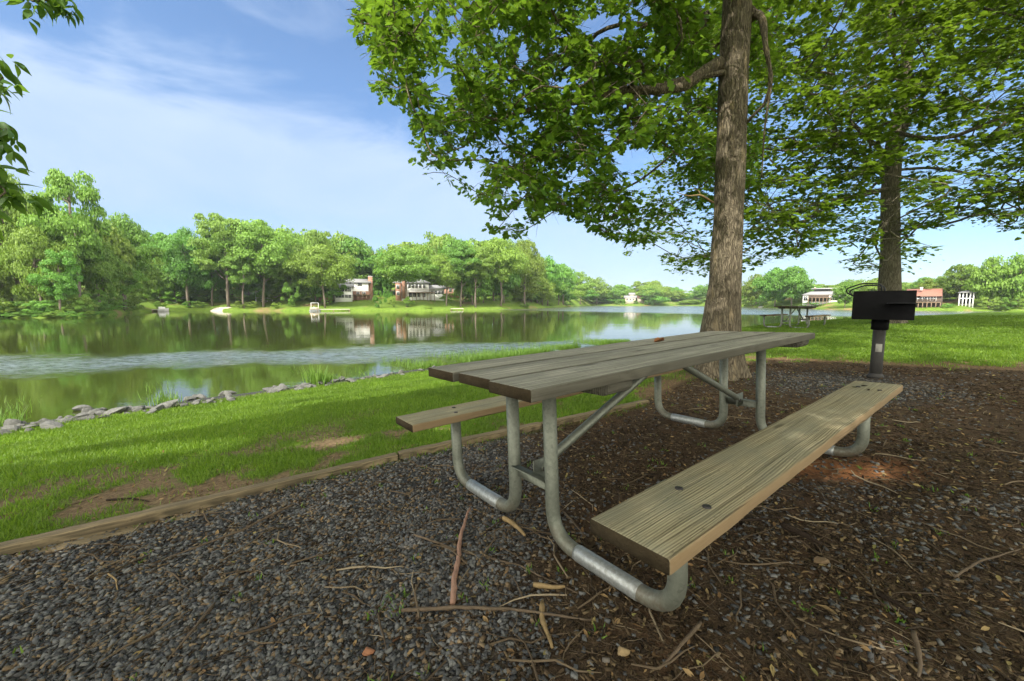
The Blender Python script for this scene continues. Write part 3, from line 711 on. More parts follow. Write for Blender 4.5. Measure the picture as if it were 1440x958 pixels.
# grass
def blade_t(seed):
    r = np.random.default_rng(seed); b = r.uniform(.15, .6)
    return np.array([(-.5, 0, 0), (.5, 0, 0), (.38, b*.3, .55), (-.38, b*.3, .55), (0, b, 1)]), [np.array([[0, 1, 2, 3]]), np.array([[3, 2, 4]])]
def blades(x, y, z, w, h, tilt=.28):
    out = MB(); wh = rng.integers(0, 4, len(x))
    for k in range(4):
        q = np.where(wh == k)[0]; V, F = blade_t(k)
        Rm = rotm(rng.uniform(0, 2*pi, len(q)), rng.normal(0, tilt, len(q)), rng.normal(0, tilt, len(q)))
        v, f = inst(V, F, np.stack([x[q], y[q], z[q]-.004], 1), Rm, np.stack([w[q], h[q], h[q]], 1)); out.add(v, f)
    return out
x, y, r = scatter(1250000, 1.6, 26, -60, 60, pw=1.2)
lmk = lawn_mask(x, y); s_ = shore_s(x, y)
keep = (rng.random(len(x)) < lmk) & (s_ > .1) & (s_ < 40); x, y, r, lmk = x[keep], y[keep], r[keep], lmk[keep]
hh = (.016+.026*rng.random(len(x)))*(1+.7*(vnoise(x, y, 2.5, 41)-.3))*(1+.02*r)
o = blades(x, y, clutter_z(x, y), .0022+.00085*r, hh).build('lawn_grass', M_grassblade); tag(o, 'mown green grass on the slope between gravel bed and lake', 'grass', kind='stuff')
# sprouts in the bed
x, y, r = scatter(420, .9, 6, pw=1.2); keep = bed_s(x, y) > 0; cx_, cy_ = x[keep], y[keep]
x = np.repeat(cx_, 9)+rng.normal(0, .012, len(cx_)*9); y = np.repeat(cy_, 9)+rng.normal(0, .012, len(cx_)*9)
o = blades(x, y, clutter_z(x, y), np.full(len(x), .006), rng.uniform(.012, .034, len(x)), .5).build('weed_sprouts', M_weed); tag(o, 'tiny green weed sprouts in the gravel', 'weeds', kind='stuff')
# reeds at the water's edge
t = rng.random(34000); path = SHORE[1:6]; sx = -14+t*20; sy = np.interp(sx, SHORE[:, 0], SHORE[:, 1])
dn = rng.exponential(.8, len(t))-.1; dens = vnoise(sx, sy, .55, 77)
x = sx-dn*.707; y = sy+dn*.707; keep = (rng.random(len(t)) < sstep(.34, .5, dens)) & (dn < 3.2); x, y = x[keep], y[keep]
z = np.maximum(ground_z(x, y), WATER-.06)
o = blades(x, y, z, np.full(len(x), .014), rng.uniform(.12, .30, len(x))*(.7+.6*vnoise(x, y, .8, 5)), .2).build('shore_reeds', M_reed); tag(o, 'low green reeds growing in the shallows along the rocks', 'reeds', kind='stuff')
p = to_ground(447, 541); n = 90; x = p[0]+rng.normal(0, .16, n); y = p[1]+rng.normal(0, .14, n)
o = blades(x, y, np.full(n, p[2]), np.full(n, .022), rng.uniform(.3, .55, n), .16).build('reed_clump', M_reed); tag(o, 'tall clump of blade like reeds among the shoreline rocks', 'reed clump')
# ================================================================== near trees
def trunk_mesh(name, pts, rad, m, parent, seg=72, step=.06, ridge=.05, flare=None, seed=0):
    P = np.array(pts, float); d = np.concatenate([[0], np.cumsum(np.linalg.norm(np.diff(P, axis=0), axis=1))])
    n = max(8, int(d[-1]/step)); t = np.linspace(0, d[-1], n)
    Q = np.stack([np.interp(t, d, P[:, i]) for i in range(3)], 1)
    for _ in range(4): Q[1:-1] = (Q[:-2]+2*Q[1:-1]+Q[2:])/4
    R = np.interp(t, d, rad); V, F = tube(Q, R, seg)
    a = np.tile(np.linspace(0, 2*pi, seg, endpoint=False), n); h = np.repeat(t, seg); c = np.repeat(Q, seg, 0)
    body = V[:n*seg]-c; rr_ = np.repeat(R, seg)
    # deep bark furrows and buttress roots at the foot
    fur = np.abs(vnoise(a*3.6/ (2*pi)*7, h*1.1, 1.0, seed)-.5)*2+.5*(vnoise(a*9, h*2.6, 1.0, seed+3)-.5)
    fur[a > 2*pi-.25] *= 1
    k = 1+ridge*(fur-.35)
    if flare:
        but = .5+.5*np.cos(a*flare[2]+seed+1.3*np.sin(a*2)); k += flare[0]*np.exp(-h/flare[1])*(.35+but)
    V[:n*seg] = c+body*k[:, None]
    return mk(name, V, F, m, parent, True)
def grow(trunk_pts, limbs, clusters, jitter=.12, droop=.0, step=.55, rs=None):
    """connect every leaf cluster to the nearest wood that already exists"""
    nodes = [np.array(p, float) for p in trunk_pts]; par = [-1]+list(range(len(nodes)-1)); nt = len(nodes)
    for lb in limbs:
        lb = resample(lb, step*.7); d = np.linalg.norm(np.array(nodes)-lb[0], axis=1); pi_ = int(np.argmin(d))
        for q in lb: nodes.append(q); par.append(pi_); pi_ = len(nodes)-1
    N = np.zeros((len(nodes)+len(clusters)*14, 3)); N[:len(nodes)] = nodes; k = len(nodes)
    tp = np.array(trunk_pts); order = np.argsort([np.min(np.linalg.norm(tp-c, axis=1)) for c in clusters])
    tips = []
    for ci in order:
        c = clusters[ci]; v = N[:k]-c; d = np.linalg.norm(v*np.array([1, 1, 1.15]), axis=1)+np.where(np.arange(k) < nt, .6, 0)+.5*np.maximum(0, v[:, 2]-.4)
        j = int(np.argmin(d)); a = N[j].copy(); L = np.linalg.norm(c-a); m_ = min(12, max(1, int(L/step)))
        for q in range(1, m_+1):
            t = q/m_; p = a+(c-a)*t+np.array([0, 0, .12*L*sin(pi*t)*(1 if L > 1 else .3)])+(rs.normal(0, jitter*min(1, L), 3) if q < m_ else 0)
            if k < len(N): N[k] = p; par.append(j); j = k; k += 1
        tips.append(j)
    return N[:k], par, nt, tips
def branch_mesh(name, N, par, nt, tips, m, parent, rtip=.005, power=.42, minr=.004, rmax=.1, skip=None):
    k = len(N); cnt = np.zeros(k)
    for t in tips: cnt[t] += 1
    for i in range(k-1, 0, -1): cnt[par[i]] += cnt[i]
    rad = np.clip(rtip*np.maximum(cnt, 1)**power, minr, rmax); ch = [[] for _ in range(k)]
    for i in range(1, k): ch[par[i]].append(i)
    mb = MB(); starts = [(par[i], i) for i in range(nt, k) if par[i] < nt]
    while starts:
        p, i = starts.pop(); chain = [p, i]
        while ch[i]:
            c = max(ch[i], key=lambda q: cnt[q]); starts += [(i, q) for q in ch[i] if q != c]; chain.append(c); i = c
        P = N[chain]; r = rad[chain].copy(); r[0] = min(r[0], r[1]*1.25)
        if len(P) >= 3:
            P2 = np.empty((2*len(P)-1, 3)); P2[::2] = P; P2[1::2] = (P[1:]+P[:-1])/2; P2[2:-2:2] = (P2[1:-3:2]+2*P2[2:-2:2]+P2[3:-1:2])/4
            r2 = np.empty(len(P2)); r2[::2] = r; r2[1::2] = (r[1:]+r[:-1])/2; P, r = P2, r2
        V, F = tube(P, r, 10 if r.max() > .03 else 5, False); mb.add(V, F)
    return mb.build(name, m, parent, True)
def leaf_tmpl(widths, curl=.08, fold=.12):
    n = len(widths); xs = np.linspace(0, 1, n); V = []; F = []
    for i, (x, w) in enumerate(zip(xs, widths)):
        z = -curl*x*x; V += [(x, 0, z), (x+.02, w, z+fold*w), (x+.02, -w, z+fold*w)]
    for i in range(n-1):
        a, b = 3*i, 3*i+3; F += [[a, b, b+1, a+1], [b, a, a+2, b+2]]
    return np.array(V), [np.array(F)]
OAKL = [leaf_tmpl([.02, .10, .24, .15, .33, .20, .30, .12, .02], .15), leaf_tmpl([.02, .14, .20, .30, .18, .32, .16, .02], .25, .2)]
MAPL = [leaf_tmpl([.05, .50, .36, .46, .14, .02], .2, .15), leaf_tmpl([.05, .46, .40, .30, .02], .3, .1)]
HICL = [leaf_tmpl([.01, .13, .20, .215, .19, .13, .06, .005], .28, .25), leaf_tmpl([.01, .12, .19, .21, .17, .09, .005], .4, .3)]
def leaves(name, C, per, spread, flat, tm, size, m, parent, hang=.25, up=1.0, keepf=None, rs=None, dropz=0, nt=8, twigm=None):
    """leafy sprays: every cluster carries nt fine twigs, the leaves sit along them"""
    K = len(C)*nt; d = rs.normal(0, 1, (K, 3))*np.array([1, 1, flat]); d[:, 2] -= hang*.5; d /= np.linalg.norm(d, axis=1, keepdims=True)
    Lt = spread*rs.uniform(.7, 2.3, K); s0 = np.repeat(C, nt, 0)+rs.normal(0, spread*.28, (K, 3))*np.array([1, 1, flat])
    pl = per//nt; k = np.repeat(np.arange(K), pl); M_ = len(k); t = rs.uniform(.18, 1.06, M_)
    sag = -dropz*(t*Lt[k])**2-.10*t*t*Lt[k]
    P = s0[k]+d[k]*(t*Lt[k])[:, None]+rs.normal(0, .012, (M_, 3)); P[:, 2] += sag
    side = np.cross(d[k], np.array([0, 0, 1.])); side /= np.maximum(np.linalg.norm(side, axis=1, keepdims=True), 1e-6)
    tang = d[k]*.7+side*rs.choice([-1, 1], M_)[:, None]*rs.uniform(.2, 1.2, M_)[:, None]+rs.normal(0, .28, (M_, 3)); tang[:, 2] -= hang
    nrm = np.stack([rs.normal(0, .42, M_), rs.normal(0, .42, M_), np.full(M_, up)], 1)
    tk_ = np.ones(K, bool)
    if keepf is not None:
        q = keepf(P); cnt = np.bincount(k[q], minlength=K); tk_ = cnt > pl*.5; P, tang, nrm = P[q], tang[q], nrm[q]
    Rm = frame_from(nrm, tang); s = size[0]+(size[1]-size[0])*rs.beta(2, 2.2, len(P))**1.0; s *= np.where(rs.random(len(P)) < .15, .6, 1); w = rs.integers(0, len(tm), len(P)); mb = MB()
    for j, (V, F) in enumerate(tm):
        q = np.where(w == j)[0]; v, f = inst(V, F, P[q], Rm[q], s[q]); mb.add(v, f)
    o = mb.build(name, m, parent)
    if twigm is not None:
        q = np.where(tk_)[0]; V, F = tube(np.array([(0, 0, 0), (.5, 0, .02), (1, 0, -.06)]), [.006, .004, .002], 3, False)
        Rt = frame_from(np.tile([0, 0, 1.], (len(q), 1))+rs.normal(0, .01, (len(q), 3)), d[q]); Rt[:, :, 0] = d[q]
        v, f = inst(V, F, s0[q], Rt, np.stack([Lt[q], np.full(len(q), .8), np.full(len(q), .8)], 1)); tw = mk('twigs', v, f, twigm, None)
        return o, tw
    return o
def sunhit(P, z0=0.0):
    t = (P[:, 2]-z0)/SUN_DIR[2]; return P[:, 0]-SUN_DIR[0]*t, P[:, 1]-SUN_DIR[1]*t
# gaps in the canopies through which the sun reaches the ground
def gap(P):
    x, y = sunhit(P)
    g_ = ((x-1.95)/.36)**2+((y-2.20)/.12)**2 < 1
    g_ |= ((x+2.9-(y-2.95)*1.5)/1.7)**2+((y-2.95)/.28)**2 < 1
    b_ = bed_s(x, y); g_ |= (b_ < -1.9-1.0*vnoise(x, y, .5, 55)) & (x < 1.5) & (vnoise(x, y, .9, 58) > .30)
    for cx_, cy_, r_ in ((.1, 4.6, .35), (-1.3, 3.1, .12), (-.6, 3.3, .2), (2.2, 5.6, .25), (6.6, 7.2, .5), (9, 10.5, .7), (12, 13, 1.2), (5.2, 3.2, .12)): g_ |= (x-cx_)**2+(y-cy_)**2 < r_*r_
    return g_
def px_inside(P, poly): 
    u, v, z = project(P); return inside(u, v, poly) & (z > .3), u, v, z
def in_frame(P, mg=30):
    u, v, z = project(P); return (z > .1) & (u > -mg) & (u < 1440+mg) & (v > -mg) & (v < 958+mg)

# ---- oak
ro = np.random.default_rng(11)
OAKP = np.array([(540,-80),(508,-10),(497,45),(525,88),(522,138),(580,158),(578,238),(612,256),(690,288),(684,330),(735,332),(775,296),(842,326),(880,345),(950,335),(1000,300),(1065,260),(1090,120),(1110,-80)], float)
HOLES = [(893,222,34,24),(848,38,44,26),(622,118,22,30),(745,178,14,14),(660,238,24,12),(905,10,20,14),(700,42,14,12),(812,250,16,14),(640,60,12,18),(790,120,10,14),(560,120,8,14),(855,190,12,16),(735,300,18,10)]
Yo = 5.35
axis = [at(1010, 521, Yo), at(1012, 470, Yo), at(1019, 400, Yo), at(1024.5, 300, Yo), at(1028.5, 200, Yo), at(1031.5, 100, Yo), at(1037, 0, Yo)]
axis[0][2] = float(ground_z(axis[0][0], axis[0][1]))-.06
top = axis[-1]; axis += [top+np.array([.10, .1, 1.3]), top+np.array([.05, .3, 2.9]), top+np.array([.3, .35, 4.8]), top+np.array([.2, .5, 6.6])]
arad = [.285, .25, .197, .178, .174, .172, .166, .18, .14, .09, .03]
def holes_ok(u, v, grow_=1.0):
    k = np.ones(len(u), bool)
    for hx, hy, a_, b_ in HOLES: k &= ((u-hx)/(a_*grow_))**2+((v-hy)/(b_*grow_))**2 > 1
    return k
cl = []
while len(cl) < 600:
    P = at(ro.uniform(480, 1110), ro.uniform(-80, 350), ro.uniform(4.1, 7.6)); d = math.hypot(P[0]-3, P[1]-5.4)
    u, v, z = project(P[None]); 
    if d > 5.9 or not inside(u, v, OAKP)[0] or not holes_ok(u, v)[0] or P[2] < 1.75: continue
    if abs(u[0]-1025) < 55 and P[1] < 5.3: continue
    if v[0] > 130 and u[0] > 930 and ro.random() < .55: continue
    if vnoise(u, v, .016, 3)[0] < .32: continue
    cl.append(P)
cl_view = np.array(cl)
cl = []
while len(cl) < 420:
    q = ro.normal(0, 1, 3); q /= np.linalg.norm(q); q *= ro.uniform(.5, 1)**.6; P = np.array([2.8, 5.6, 8.6])+q*np.array([5.6, 5.2, 4.6])
    if P[2] < 4.2 or in_frame(P[None], 60)[0]: continue
    cl.append(P)
oc = np.concatenate([cl_view, np.array(cl)])
oak = empty('oak_tree', axis[0], 0, 'big furrow barked oak tree right behind the picnic table, with one bare limb', 'tree')
base = Vector(axis[0])
def reparent(o, root):
    o.parent = root; o.matrix_parent_inverse = root.matrix_basis.inverted() if root.matrix_basis != Matrix() else Matrix()
    return o
def mp(o, root, loc): 
    o.parent = root; o.data.transform(Matrix.Translation(-Vector(loc))); return o
tk = mp(trunk_mesh('trunk', axis, arad, M_oak, None, 96, .04, .07, (.42, .30, 5), 3), oak, axis[0])
limbL = np.array([at(1012, 90, 5.34), at(990, 101, 5.25), at(960, 123, 5.12), at(920, 127, 5.0), at(880, 126, 4.9), at(830, 140, 4.85), at(760, 150, 4.8), at(690, 170, 4.8)])
limbR = np.array([at(1050, 22, 5.35), at(1072, 18, 5.2), at(1077, 70, 5.05), at(1086, 108, 5.0), at(1075, 180, 4.95), at(1071, 250, 4.95)])
limbU = np.array([axis[7], axis[7]+np.array([-1.2, -.3, .5]), axis[7]+np.array([-2.8, -.4, .3]), at(640, -30, 5.4), at(580, 30, 5.4)])
limbB = np.array([axis[6], at(1000, 10, 5.5), at(950, 40, 5.7), at(880, 30, 5.8), at(800, 60, 6.0)])
limbF = np.array([axis[5], at(1000, 150, 5.7), at(950, 215, 6.0), at(880, 270, 6.1), at(800, 270, 6.1)])
for nm, P, r in (('limb', limbL, [.085, .068, .058, .05, .043, .034, .026, .018]), ('limb', limbR, [.055, .036, .022, .015, .010, .006])):
    Q = resample(P, .06); 
    for _ in range(5): Q[1:-1] = (Q[:-2]+2*Q[1:-1]+Q[2:])/4
    s = np.linspace(0, 1, len(Q)); R = np.interp(s, np.linspace(0, 1, len(r)), r)*(1+.06*np.sin(s*41)+.05*np.sin(s*97))
    V, F = tube(Q, R, 16); mp(mk(nm, V, F, M_oak, None, True), oak, axis[0])
P = fillet([at(1003, 285, 5.2), at(985, 274, 5.1), at(968, 276, 5.05), at(952, 271, 5.0)], .05, 4); V, F = tube(P, np.linspace(.014, .004, len(P)), 6); dt = mk('dead_twig', V, F, M_yellow, None, True); mp(dt, oak, axis[0])
P = fillet([at(985, 274, 5.1), at(982, 268, 5.1), at(975, 265, 5.1)], .02, 4); V, F = tube(P, np.linspace(.008, .003, len(P)), 6); mp(mk('dead_twig', V, F, M_yellow, None, True), oak, axis[0])
N, par, nt, tips = grow(axis, [limbL[4:], limbR[1:], limbU, limbB, limbF], oc, .10, 0, .5, ro)
# wood of the tree may not stand in the open sky holes
mp(branch_mesh('branches', N, par, nt, tips, M_oak, None, .0046, .40, .0045, .06), oak, axis[0])
LIMB_D = [(1006,92),(960,123),(920,127),(885,126)]
def before_limb(u, v, P):
    return (seg_dist(u, v, np.array(LIMB_D, float)) < 12) & (P[:, 1] < 5.4) | (np.abs(u-1030) < 34) & (P[:, 1] < 5.5)
def oak_keep(P):
    u, v, z = project(P); fr = in_frame(P, 5); ok = inside(u, v, OAKP) & holes_ok(u, v, .8)
    return (~fr | (ok & ~before_limb(u, v, P) & (vnoise(u, v, .045, 13) > .30))) & ~(gap(P) & ~(fr & (ro.random(len(P)) < .75)))
lo, lt_ = leaves('crown', oc, 72, .22, .6, OAKL, (.065, .125), M_oakleaf, None, .25, .8, oak_keep, ro, 0, 8, M_oak); mp(lo, oak, axis[0]); mp(lt_, oak, axis[0])

# ---- maple
rm = np.random.default_rng(12)
MAPP = np.array([(960,-80),(905,100),(930,150),(905,240),(850,320),(882,360),(925,345),(932,385),(985,396),(1012,380),(1060,376),(1085,362),(1130,358),(1165,343),(1182,376),(1232,388),(1292,388),(1322,352),(1300,335),(1350,302),(1398,318),(1440,326),(1600,330),(1650,-80)], float)
MH = [(1310,335,30,12),(1045,318,10,10),(1400,135,16,8),(1350,255,18,9),(1120,70,10,8),(1420,290,20,6),(1180,40,14,8),(1205,180,10,10),(1090,270,14,8)]
Ym = 13.9
ax = [at(1250, 457, Ym), at(1252, 350, Ym), at(1252, 270, Ym), at(1257, 205, Ym), at(1270, 140, Ym), at(1276, 70, Ym), at(1274, -20, Ym)]
ax[0][2] = float(ground_z(ax[0][0], ax[0][1]))-.1
ax += [ax[-1]+np.array([.2, .2, 2.5]), ax[-1]+np.array([-.2, .3, 5.0])]
mrad = [.36, .262, .25, .235, .18, .15, .12, .08, .03]
cl = []
while len(cl) < 1000:
    P = at(rm.uniform(840, 1660), rm.uniform(-80, 395), rm.uniform(8.5, 19)); d = math.hypot(P[0]-13.4, P[1]-14)
    u, v, z = project(P[None])
    if d > 9.2 or not inside(u, v, MAPP)[0] or P[2] < 2.05: continue
    if P[2] < 3.0 and d < 2: continue
    if vnoise(u*.6, v*1.6, .02, 8)[0] < .28: continue
    cl.append(P)
mv = np.array(cl); cl = []
while len(cl) < 420:
    q = rm.normal(0, 1, 3); q /= np.linalg.norm(q); q *= rm.uniform(.4, 1)**.6; P = np.array([13.4, 14, 9.5])+q*np.array([8.6, 8.6, 6.5])
    if P[2] < 3 or in_frame(P[None], 40)[0]: continue
    cl.append(P)
mcl = np.concatenate([mv, np.array(cl)])
maple = empty('maple_tree', ax[0], 0, 'spreading maple tree with layered foliage behind the grill, its straight trunk forking high up', 'tree')
mp(trunk_mesh('trunk', ax, mrad, M_maple, None, 64, .09, .03, (.55, .28, 5), 9), maple, ax[0])
lim = [np.array([at(1253, 225, Ym), at(1215, 190, 13.3), at(1175, 150, 12.5), at(1120, 130, 11.6)]), np.array([at(1266, 150, Ym), at(1262, 90, 13.5), at(1244, 42, 13.2), at(1225, -10, 13)]), np.array([at(1252, 240, Ym), at(1200, 235, 14.5), at(1140, 236, 15), at(1070, 240, 15.4), at(980, 250, 15.6)]),
       np.array([at(1258, 210, Ym), at(1300, 130, 13.2), at(1335, 60, 12.6), at(1380, 20, 12)]), np.array([at(1254, 240, Ym), at(1310, 235, 14), at(1370, 245, 14.2), at(1440, 255, 14.5)]), np.array([at(1252, 265, Ym), at(1220, 270, 13), at(1170, 285, 12), at(1110, 300, 11.2)])]
N, par, nt, tips = grow(ax, lim, mcl, .12, 0, .8, rm)
mp(branch_mesh('branches', N, par, nt, tips, M_maple, None, .007, .44, .007, .13), maple, ax[0])
def holes2(u, v):
    k = np.ones(len(u), bool)
    for hx, hy, a_, b_ in MH: k &= ((u-hx)/a_)**2+((v-hy)/b_)**2 > 1
    return k
def maple_keep(P):
    u, v, z = project(P); fr = in_frame(P, 5); j = rm.normal(0, 5, (2, len(P)))
    tr = (np.abs(u-1254) < 16) & (v > 232) & (P[:, 1] < 14)
    return (~fr | (inside(u+j[0], v+j[1], MAPP) & holes2(u, v) & ~tr))
lo, lt_ = leaves('crown', mcl, 76, .50, .20, MAPL, (.09, .17), M_mapleleaf, None, .12, 1.5, maple_keep, rm, .10, 9, M_maple); mp(lo, maple, ax[0]); mp(lt_, maple, ax[0])

# ---- hickory: stands left of the camera, shades the bed, hangs a few twigs into view
rh = np.random.default_rng(13)
hx = np.array([-4.6, -1.6, 0.]); hx[2] = float(ground_z(hx[0], hx[1]))-.05
ha = [hx, hx+np.array([.05, 0, 2]), hx+np.array([.3, 0, 4.5]), hx+np.array([.8, -.1, 7.5]), hx+np.array([1.2, -.2, 10.5]), hx+np.array([1.4, 0, 13])]
cl = []
gxx, gyy = np.meshgrid(np.linspace(-4.2, 6.6, 27), np.linspace(-.8, 5.6, 17)); tries = 0
for tx, ty in zip(np.concatenate([gxx.ravel(), gxx.ravel()+.2]), np.concatenate([gyy.ravel(), gyy.ravel()+.2])):              # boughs that carry the shade of the picnic bed
    for _ in range(14):
        h = rh.uniform(4.5, 11.5); P = np.array([tx+rh.normal(0, .15), ty+rh.normal(0, .15), 0])+SUN_DIR*h/SUN_DIR[2]
        if math.hypot(P[0]+1.4, P[1]+2.0) < 7.2 and not in_frame(P[None], 110)[0]: cl.append(P); break
while len(cl) < 1080:
    q = rh.normal(0, 1, 3); q /= np.linalg.norm(q); q *= rh.uniform(.2, 1)**.5; P = np.array([-1.2, -2.2, 8.6])+q*np.array([7.6, 6.8, 4.2])
    if in_frame(P[None], 140)[0]: continue
    cl.append(P)
hang = [(-12, 85, 2.9), (4, 108, 2.8), (-16, 130, 2.8), (-8, 182, 2.7), (18, 182, 2.75), (-20, 195, 2.6), (0, 262, 2.6), (12, 270, 2.55), (-14, 285, 2.5), (45, 4, 3.3), (62, 0, 3.3), (78, 2, 3.35), (30, -12, 3.3), (98, -8, 3.4), (-25, 240, 2.6), (-30, 100, 2.9), (-35, 160, 2.7)]
hv = np.array([at(*h) for h in hang])
hick = empty('hickory_tree', hx, 0, 'tree whose drooping leafy twig tips alone show at the left edge', 'tree')
mp(trunk_mesh('trunk', ha, [.3, .25, .22, .17, .11, .04], M_oak, None, 48, .1, .05, (.4, .3, 5), 5), hick, hx)
hc = np.concatenate([np.array(cl), hv]); 
N, par, nt, tips = grow(ha, [np.array([ha[2], hx+np.array([.2, 2, 5.0]), hx+np.array([.3, 3.6, 4.4]), hx+np.array([.6, 4.1, 3.4])])], hc, .05, 0, .6, rh)
mp(branch_mesh('branches', N, par, nt, tips, M_oak, None, .004, .44, .003, .1), hick, hx)
hk = lambda P: ~gap(P) & ~in_frame(P, 20)
mp(leaves('crown', np.array(cl), 84, .46, .5, HICL, (.12, .2), M_hickleaf, None, .3, 1.0, hk, rh), hick, hx)
def hvk(P):
    u, v, z = project(P); return (u < 48-.0*v) & ~((u > 24) & (v > 30) & (v < 150)) | (v < 24) & (u < 110)
mp(leaves('hanging_leaves', hv, 18, .085, .9, HICL, (.07, .15), M_hickleaf, None, 1.0, .5, hvk, rh, 0, 3), hick, hx)
# ================================================================== far bank
def crown_mesh(seed, kind, nleaf, size):
    r = np.random.default_rng(seed); C = []
    nc = {'broad': 88, 'tall': 80, 'airy': 72, 'pine': 34, 'bush': 26}[kind]
    while len(C) < nc:
        q = r.uniform(-1, 1, 3); d = np.linalg.norm(q)
        if d > 1 or d < .35: continue
        z = (q[2]+1)/2
        if kind == 'tall': w = .55+.45*sin(pi*min(1, z*.9+.12)); q[:2] *= w
        if kind == 'broad': q[:2] *= (1.0 if z < .6 else 1-.45*(z-.6)/.4)
        if kind == 'pine': q[:2] *= 1.05-.5*z
        C.append([q[0]*.78, q[1]*.78, .09+.80*z])
    C = np.array(C); R = (.09+.20*r.beta(1.6, 2.2, nc))*(.85 if kind == 'airy' else 1.05); per = nleaf//nc
    c = np.repeat(C, per, 0); rad = np.repeat(R, per); K = len(c)
    n = r.normal(0, 1, (K, 3)); n /= np.linalg.norm(n, axis=1, keepdims=True); n[:, 2] = np.where(n[:, 2] < -.25, -n[:, 2], n[:, 2])
    sh = r.uniform(.55, 1.08, K)[:, None]; flat = {'broad': .62, 'tall': .5, 'airy': .42, 'pine': .16, 'bush': .6}[kind]
    P = c+n*rad[:, None]*sh*np.array([1, 1, flat]); P[:, 2] = np.maximum(P[:, 2], .0)
    P[:, 2] = P[:, 2]/np.percentile(P[:, 2], 99.7); nr = n*.8+(P-np.array([0, 0, .35]))*.5+r.normal(0, .6, (K, 3))
    Rm = frame_from(nr, r.normal(0, 1, (K, 3))); s = r.uniform(.6, 1.3, K)*size
    V = np.array([(-.5, -.32, 0), (.1, -.5, .06), (.55, .0, 0), (.12, .46, .05), (-.45, .3, -.03)]); F = [np.array([[0, 1, 2, 3, 4]])]
    asp = {'pine': .8, 'bush': 1}.get(kind, .62)
    v, f = inst(V, F, P/np.array([1, 1, 1.0]), Rm, np.stack([s, s, s], 1))
    return v, f
def limb_mesh(seed, kind):
    r = np.random.default_rng(seed); mb = MB()
    P = np.cumsum(np.vstack([[0, 0, -.02], np.column_stack([r.normal(0, .010, 6), r.normal(0, .010, 6), np.full(6, .145)])]), axis=0)
    V, F = tube(P, np.linspace(.0165, .006, 7), 8); mb.add(V, F)
    for k in range(9):
        t = r.uniform(.30, .85); b = np.array([np.interp(t, np.linspace(0, .87, 7), P[:, i]) for i in range(3)]); a = r.uniform(0, 2*pi); L = r.uniform(.10, .22)*(1.2-t)
        q = np.array([b, b+np.array([cos(a)*L*.5, sin(a)*L*.5, L*.35]), b+np.array([cos(a)*L, sin(a)*L, L*.9])]); V, F = tube(q, [.007, .005, .002], 5, False); mb.add(V, F)
    return mb.arrays()
CROWN = {}; 
def crown_data(kind, v, dense):
    k = (kind, v, dense)
    if k not in CROWN:
        V, F = crown_mesh(hash((kind == 'tall', kind == 'pine', kind == 'airy', v)) % 1000+v*17, kind, 19000 if dense else 7500, .029 if dense else .046)
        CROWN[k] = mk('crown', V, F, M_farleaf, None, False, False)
    return CROWN[k]
TRUNK = {}
def trunk_data(v):
    if v not in TRUNK: V, F = limb_mesh(200+v, ''); TRUNK[v] = mk('trunk', V, F, M_farbark, None, True, False)
    return TRUNK[v]
MERGED = {}
def far_tree(name, x, y, height, radius, kind, label, group=None, low=.22, dense=False, parts=True, v=None):
    v = random.randrange(3) if v is None else v
    root = empty(name, (x, y, float(bank_z(x, y))-.1), random.uniform(0, 6.28), label, 'tree', group)
    t = bpy.data.objects.new('trunk', trunk_data(v)); COL.objects.link(t); t.parent = root; t.scale = (height*1.0, height*1.0, height)
    c = bpy.data.objects.new('crown', crown_data(kind, v, dense)); COL.objects.link(c); c.parent = root
    c.location = (0, 0, height*low); c.scale = (radius*1.08, radius*1.08, height*(1-low)); c.rotation_euler = (0, 0, random.uniform(0, 6.28))
    return root
def tree_px(px, topy, wpx, off, kind, label, group=None, name='tree', low=.22, dense=False):
    r = (px-720)/FPX; k = math.sqrt(1+r*r); Y = float(shoreY(r))+off/k; x = r*Y
    zt = at(px, topy, Y)[2]; zb = float(bank_z(x, Y)); return far_tree(name, x, Y, zt-zb, wpx/2/FPX*Y/ (1+.25*r*r), kind, label, group, low, dense)
